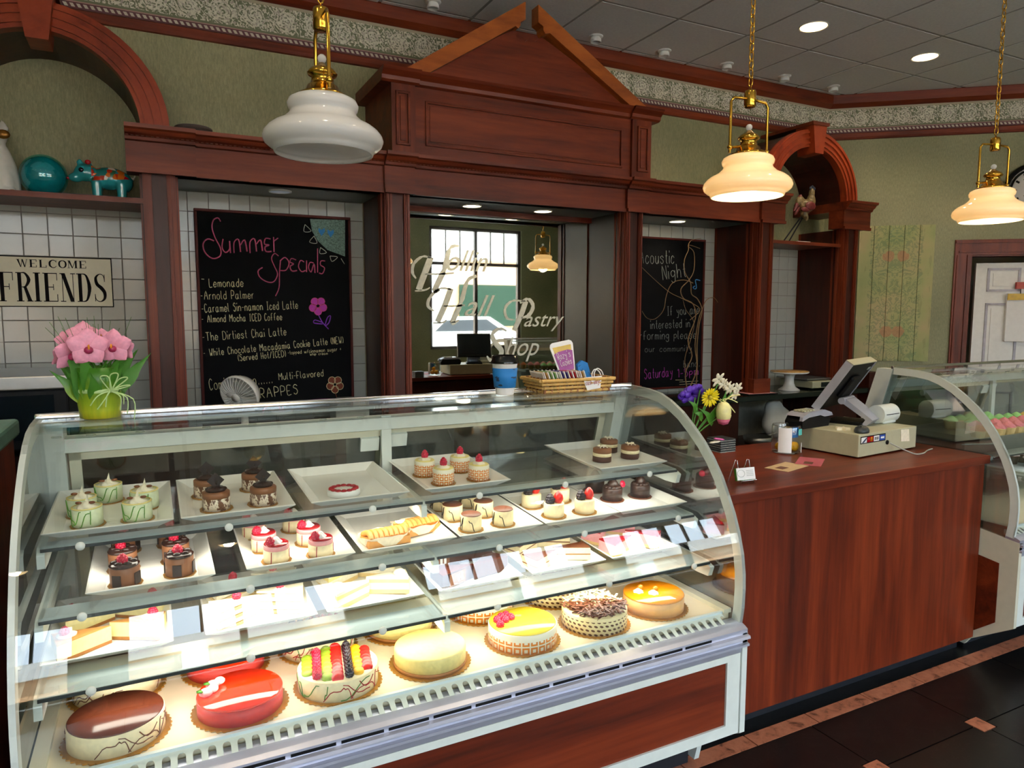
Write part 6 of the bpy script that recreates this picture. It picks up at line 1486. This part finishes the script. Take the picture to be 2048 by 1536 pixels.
def bloom(c, s, n=6, mat='pale_petal', up=.4):
    for i in range(n):
        a = 2*PI*i/n; MB().ball((0, 0, 0), (s*.5, s*.26, s*.06), 8, Matrix.Translation(c) @ Matrix.Rotation(up, 4, 'X') @ Matrix.Rotation(a, 4, 'Y') @ Matrix.Translation((s*.5, 0, 0)) @ Matrix.Rotation(PI/2, 4, 'X')).build('petal', mat, vs__)
for q in ((1437, 760, .034), (1446, 768, .026), (1460, 778, .028), (1474, 777, .030), (1470, 790, .026), (1455, 772, .024)): bloom(V(q[0], q[1], 0), q[2])
c = V(1447, 826, -.03); MB().lathe([(0, -.045), (.017, -.039), (.028, -.014), (.029, .014), (.020, .036), (.009, .042)], c, 14).build('tulip_bloom', 'tulip', vs__)
MB().lathe([(0, -.047), (.018, -.041), (.0265, -.022), (.018, -.035)], c, 14).build('tulip_base', 'tulip_base', vs__)
for a_, b_2 in (((1440, 800), (1475, 805)), ((1440, 798), (1470, 825)), ((1445, 805), (1480, 790)), ((1438, 800), (1462, 832))): MB().tube(catmull([V(*a_), V((a_[0]+b_2[0])/2, (a_[1]+b_2[1])/2-5, -.02), V(*b_2, -.02)], 4), .0024, 4).build('spider_petal', 'tulip', vs__)
for p, q in (((1395, 830), (1375, 800)), ((1440, 820), (1452, 780)), ((1425, 850), (1395, 815)), ((1420, 845), (1440, 800)), ((1405, 840), (1385, 825))):
    a_, b_2 = V(*p), V(*q); leafblade(tuple(a_), tuple((a_+b_2)/2+Vector((0, -.01, .01))), tuple(b_2), .014, 'leaf', 'leaf', vs__)
for p in ((1438, 878, .9), (1430, 884, -.2)):
    c = V(p[0], p[1], -.04); MB().ball((0, 0, 0), (.030, .010, .004), 8, Matrix.Translation(c) @ Matrix.Rotation(p[2]*.2, 4, 'Y')).build('ribbon_petal', 'pink_ribbon' if p[2] > 0 else 'pale_petal', vs__)
# stack of paper menus
ps_ = thing('paper_stack', 'stack of folded paper bags behind the flower vase', 'paper stack', (2.28, 2.39, ZT1))
for i in range(12): MB().box(2.235+.002*(i % 3), 2.325+.002*(i % 2), 2.35, 2.44, ZT1+i*.005, ZT1+i*.005+.0035).build('folded_bag', 'dark_edge' if i % 2 else 'chalk_dim', ps_)
pm('card_tan', 'c8ab80', .6, var=.1); pm('card_pink', 'b5525f', .6, var=.1)
# business card holder
hx, hy = 1.915, 1.90
bh_ = thing('card_holder', 'small wire easel holding white business cards at the counter edge', 'card holder', (hx, hy, ZT1), -.12)
wr_ = MB()
for s_ in (-.030, .022): wr_.tube([(s_-.014, .02, 0), (s_, .0, .085), (s_+.008, .0, .082), (s_+.014, -.004, .03), (s_+.012, -.028, .004), (s_+.012, -.03, .014)], .0016, 5)
wr_.tube([(-.02, -.028, .012), (.045, -.028, .012)], .0016, 5); part(bh_, wr_, 'wire_frame', 'chrome')
part(bh_, MB().box(-.036, .048, -.022, -.012, .006, .052, Matrix.Rotation(-.25, 4, 'X')), 'card_stack', 'leaf'); part(bh_, MB().box(-.034, .046, -.0245, -.0225, .008, .052, Matrix.Rotation(-.25, 4, 'X')), 'business_card', 'paper')
lg = MB(); lg.tube([Vector((-.016+.016*math.cos(i*PI/8), -.0252, .032+.013*math.sin(i*PI/8))) for i in range(17)], .0006, 4, Matrix.Rotation(-.25, 4, 'X'))
for k in range(4): lg.box(.008, .038, -.0254, -.0244, .040-k*.006, .0412-k*.006, Matrix.Rotation(-.25, 4, 'X'))
part(bh_, lg, 'print', 'chalk_dim')
for x, y, r_, c_, l_ in ((2.27, 2.01, .25, 'card_tan', 'tan coloured postcard lying left of the jar'), (2.44, 2.04, .6, 'card_pink', 'pink red flyer lying in front of the jar')):
    o = thing('postcard', l_, 'card', (x, y, ZT1+.0003), r_); part(o, MB().box(-.085, .085, -.05, .05, 0, .0012), 'sheet', c_)
    part(o, MB().box(-.06, -.01, -.015, .02, .0011, .0016), 'print', 'cocoa')
# tip jar
jx, jy, jr, jh = 2.515, 2.235, .063, .125
pm('ball_yellow', 'f2b705', .4)
ja = thing('tip_jar', 'round glass jar with yellow balls and taped notes beside the cash drawer', 'jar', (jx, jy, ZT1))
MB().lathe([(0, 0), (jr-.006, 0), (jr, .008), (jr, jh-.006), (jr-.003, jh), (jr-.005, jh-.006), (jr-.004, .01), (0, .008)], (jx, jy, ZT1+.0005), 32, cap=False).build('jar_glass', 'glass_jar', ja)
def patch(a0, a1, za, zb_, nm, mt_, r=jr+.0015):
    v = []; n = 8
    for i in range(n+1): a = a0+(a1-a0)*i/n; v += [(jx+r*math.cos(a), jy+r*math.sin(a), ZT1+za), (jx+r*math.cos(a), jy+r*math.sin(a), ZT1+zb_)]
    MB().add(v, [(2*i, 2*i+2, 2*i+3, 2*i+1) for i in range(n)]).build(nm, mt_, ja)
patch(-2.95, -2.05, .008, .118, 'white_label', 'paper'); patch(-1.15, -.45, .004, .048, 'written_label', 'paper'); patch(-2.0, -1.4, .075, .12, 'blue_note', 'blue_sleeve', jr-.006)
pm('teal_note', '5cc8c0', .6); patch(-1.55, -1.05, .085, .112, 'teal_note', 'teal_note')
for q, l_ in zip(((-.012, -.02, .03, .022), (.026, -.022, .028, .021), (-.006, -.012, .066, .018), (.005, .025, .03, .022), (-.034, .010, .028, .018)), ('front left', 'front right', 'topmost', 'rear', 'leftmost small')):
    o = thing('yellow_ball', 'yellow ball inside the glass tip jar, the %s one' % l_, 'ball', (jx+q[0], jy+q[1], ZT1+q[2]), 0, 'yellow balls in the jar'); part(o, MB().ball((0, 0, 0), q[3], 16), 'ball', 'ball_yellow')
# cash drawer
cd = thing('cash_drawer', 'beige metal cash drawer with card logos on the counter', 'cash drawer', (2.67, 1.987, ZT1), math.atan2(.044, .466))
part(cd, MB().box(0, .455, .0, .36, .006, .104), 'body', 'drawer_beige' if 'drawer_beige' in M else pm('drawer_beige', 'b8b596', .45, var=.04), bevel=.003)
part(cd, MB().box(.02, .05, .02, .05, 0, .006).box(.4, .43, .3, .33, 0, .006).box(.4, .43, .02, .05, 0, .006).box(.02, .05, .3, .33, 0, .006), 'foot', 'black')
part(cd, MB().box(.012, .20, -.0012, .001, .062, .094), 'logo_strip', 'sign_black')
pm('logo_blue', '2a4fa8', .4); pm('logo_navy', '18264f', .4)
part(cd, MB().box(.016, .056, -.002, -.001, .066, .090), 'white_card_logo', 'paper'); part(cd, MB().prism([(.018, .067), (.034, .067), (.054, .082), (.054, .089)], 'y', -.0026, -.0019), 'logo_mark', 'logo_navy')
part(cd, MB().box(.060, .106, -.002, -.001, .066, .090), 'red_card_logo', 'glaze_red')
for x, c_ in ((.077, 'glaze_red'), (.090, 'glaze_amber')): part(cd, MB().lathe([(0, 0), (.010, 0), (.010, .001), (0, .001)], n=18, mt=Matrix.Translation((x, -.002, .078)) @ Matrix.Rotation(PI/2, 4, 'X')), 'logo_circle', c_)
part(cd, MB().box(.110, .150, -.002, -.001, .066, .090), 'grey_card_logo', 'paper')
for k in range(4): part(cd, MB().box(.116+k*.008, .120+k*.008, -.0026, -.0018, .071, .085), 'logo_bar', 'sign_black')
part(cd, MB().box(.154, .196, -.002, -.001, .066, .090), 'blue_card_logo', 'logo_blue'); part(cd, MB().box(.162, .188, -.0026, -.0018, .074, .082), 'logo_mark', 'paper')
part(cd, MB().lathe([(0, 0), (.010, 0), (.010, .004), (.004, .005), (0, .003)], n=16, mt=Matrix.Translation((.215, -.0, .052)) @ Matrix.Rotation(PI/2, 4, 'X')), 'key_lock', 'black')
part(cd, MB().prism([(.325, .045), (.395, .040), (.385, .096), (.318, .099)], 'y', -.003, -.0012), 'sticky_note', 'cream')
cb = MB().tube(catmull([(2.885, 1.992, ZT1+.05), (2.92, 1.95, ZT1+.025), (2.97, 1.93, ZT1+.005), (3.03, 1.93, ZT1+.004), (3.10, 1.96, ZT1+.004), (3.16, 1.975, ZT1+.004)], 6), .0032, 6).build('drawer_cable', 'grey_tile', None, loc=(3.0, 1.95, ZT1)); tag(cb, 'thin grey cable running from the drawer lock across the counter', 'cable')
ZD_ = ZT1+.104
def dpos(x, y, z=0): return (Matrix.Translation((2.67, 1.987, ZD_)) @ Matrix.Rotation(math.atan2(.044, .466), 4, 'Z')) @ Vector((x, y, z))
# touch screen register
mo = thing('register_screen', 'black and silver touch screen register leaning back on the cash drawer', 'monitor', (2.93, 2.27, ZD_), 0.35)
# screen: local x = width, faces +y side of staff (away from customers), tilted
TS = Matrix.Translation((0, .0, .185)) @ Matrix.Rotation(.58, 4, 'X')
def pm2(mb, nm, mt_, **k): return part(mo, mb, nm, mt_, **k)
pm2(MB().box(-.17, .17, -.016, .016, -.13, .13, TS), 'screen_housing', 'black', bevel=.006)
pm2(MB().box(-.173, -.169, -.019, .019, -.134, .134, TS), 'silver_side', 'silver'); pm2(MB().box(.169, .173, -.019, .019, -.134, .134, TS), 'silver_side', 'silver')
pm2(MB().box(-.173, .173, -.019, .019, .129, .134, TS), 'top_edge', 'drawer_beige')
pm2(MB().box(-.155, .155, .0155, .0175, -.11, .118, TS), 'glass_face', 'dark_glass')
pm2(MB().box(-.06, .06, -.035, -.012, -.06, .06, TS), 'back_bulge', 'black', bevel=.012)
pm2(MB().box(.115, .145, -.018, -.0155, .085, .10, TS), 'maker_mark', 'chalk_dim')
pm2(MB().tube([(-.075, -.012, .108), (.075, -.012, .108)], .016, 14), 'hinge', 'silver')
pm2(MB().prism([(-.005, .118), (-.03, .116), (-.15, .028), (-.125, .002), (-.10, .0), (-.118, .028), (-.02, .092)], 'x', -.065, .065), 'stand_arm', 'silver', bevel=.004)
pm2(MB().prism([(-.11, .0), (.06, .0), (.06, .012), (-.10, .016)], 'x', -.08, .08), 'stand_base', 'black', bevel=.003)
te = thing('card_terminal', 'silver and black card payment terminal at the left of the drawer', 'card terminal', (2.665, 2.255, ZD_), .12)
part(te, MB().prism([(-.10, .0), (.10, .0), (.115, .03), (.09, .055), (-.08, .055), (-.10, .03)], 'y', -.045, .045), 'base', 'black', bevel=.008)
part(te, MB().prism([(-.11, .035), (-.105, .055), (-.06, .072), (.06, .078), (.115, .062), (.125, .048), (.06, .046), (.03, .055), (-.06, .05)], 'y', -.05, -.035), 'silver_band', 'silver', bevel=.004)
part(te, MB().prism([(-.10, .055), (-.06, .070), (.06, .076), (.11, .060), (.05, .055), (-.06, .052)], 'y', -.036, .045), 'top_shell', 'silver', bevel=.004)
kp = MB()
for i in range(4):
    for j in range(3): kp.box(-.06+i*.022, -.045+i*.022, -.025+j*.02, -.011+j*.02, .072, .0785)
part(te, kp, 'keypad', 'drawer_beige')
ms_ = thing('computer_mouse', 'dark grey computer mouse on the cash drawer front', 'mouse', dpos(.075, .035), .5)
part(ms_, MB().lathe([(0, 0), (.030, 0), (.031, .008), (.026, .020), (.014, .028), (0, .030)], n=20, sx=1.55), 'shell', 'dark_edge'); part(ms_, MB().ball((-.02, 0, .026), (.008, .003, .004), 8), 'scroll_wheel', 'black')
sf = thing('starfish', 'small dried starfish lying behind the mouse', 'starfish', dpos(.06, .115), .3)
part(sf, MB().prism([((.034 if i % 2 == 0 else .013)*math.cos(PI*i/5+.2), (.034 if i % 2 == 0 else .013)*math.sin(PI*i/5+.2)) for i in range(10)], 'z', 0, .012), 'body', 'cream', bevel=.003)
pr = thing('receipt_printer', 'pale grey rounded receipt printer right of the screen stand', 'printer', (3.085, 2.165, ZD_), .1)
part(pr, MB().box(-.055, .05, -.03, .05, 0, .03), 'lower_case', 'white_frame', bevel=.008)
part(pr, MB().tube([(-.075, .0, .045), (.055, .0, .045)], .043, 28), 'rounded_cover', 'white_frame'); part(pr, MB().box(-.06, .045, -.0445, -.040, .045, .048), 'paper_slot', 'black')
# on the back counter, right
cs_ = thing('cake_stand', 'white pedestal cake stand on the back counter', 'cake stand', (4.62, 4.10, z0))
MB().lathe([(0, 0), (.085, 0), (.085, .006), (.05, .03), (.038, .06), (.036, .10), (.045, .13), (.14, .14), (.15, .147), (.15, .153), (.0, .15)], (4.62, 4.10, z0+.0005), 36).build('pedestal', 'porcelain', cs_)
MB().lathe([(.135, .152), (.148, .1535), (.148, .159), (.0, .159)], (4.62, 4.10, z0), 36).build('cake_board', 'wrap_tan', cs_)
sc = thing('kitchen_scale', 'beige electronic shop scale beside the cake stand', 'scale', (5.0, 4.18, z0))
MB().box(4.80, 5.14, 4.02, 4.36, z0+.012, z0+.07).build('body', 'drawer_beige', sc, bevel=.006); MB().box(4.78, 5.16, 4.06, 4.38, z0+.078, z0+.088).build('weighing_plate', 'steel', sc); MB().box(4.95, 4.99, 4.16, 4.2, z0+.07, z0+.078).build('post', 'steel', sc)
MB().box(4.90, 5.10, 4.012, 4.020, z0+.022, z0+.06).build('display_panel', 'dark_glass', sc); MB().box(4.82, 4.85, 4.05, 4.08, z0, z0+.012).box(5.09, 5.12, 4.05, 4.08, z0, z0+.012).build('foot', 'black', sc)
cp_ = thing('clipboard', 'black clipboard with pink paper lying on the back counter edge', 'clipboard', (4.19, 4.05, z0), -.1)
part(cp_, MB().box(-.14, .14, -.10, .12, 0, .008), 'board', 'black'); part(cp_, MB().box(-.13, .135, -.09, .11, .0082, .0095), 'paper_sheet', 'pinkm'); part(cp_, MB().box(-.04, .04, .09, .125, .0095, .016), 'clip', 'steel')
kn_ = thing('black_knife', 'black handled knife in a block beside the right pillar', 'knife', (5.45, 3.99, z0)); MB().box(5.39, 5.51, 3.94, 4.06, z0-.0, z0+.13).build('block', 'cherry_dark', kn_, bevel=.005); MB().box(5.42, 5.45, 3.98, 4.0, z0+.13, z0+.25).build('handle', 'black', kn_, bevel=.004)
sb_ = thing('side_cabinet', 'low cabinet carrying the knife block near the angled wall', 'cabinet', (5.46, 3.98, 0)); MB().box(5.37, 5.56, 3.90, 4.08, 0, z0).build('cabinet_body', 'cherry_dark', sb_)
pb = thing('plastic_bag', 'pale plastic bag under the back counter', 'bag', (4.55, 4.14, .50)); MB().ball((4.55, 4.14, .64), (.16, .09, .135), 14).ball((4.50, 4.14, .75), (.10, .06, .09), 12).build('bag_body', 'glass_jar' if False else 'paper', pb, remesh=.02)
sp1 = thing('steel_pan', 'small steel pan on the shelf under the back counter', 'pan', (4.25, 4.05, .50)); MB().lathe([(0, 0), (.09, 0), (.11, .06), (.113, .06), (.10, .004), (0, .006)], (4.25, 4.06, .5005), 24).build('pan_body', 'steel', sp1); MB().tube([(4.36, 4.06, .555), (4.45, 4.06, .57)], .008).build('handle', 'steel', sp1)
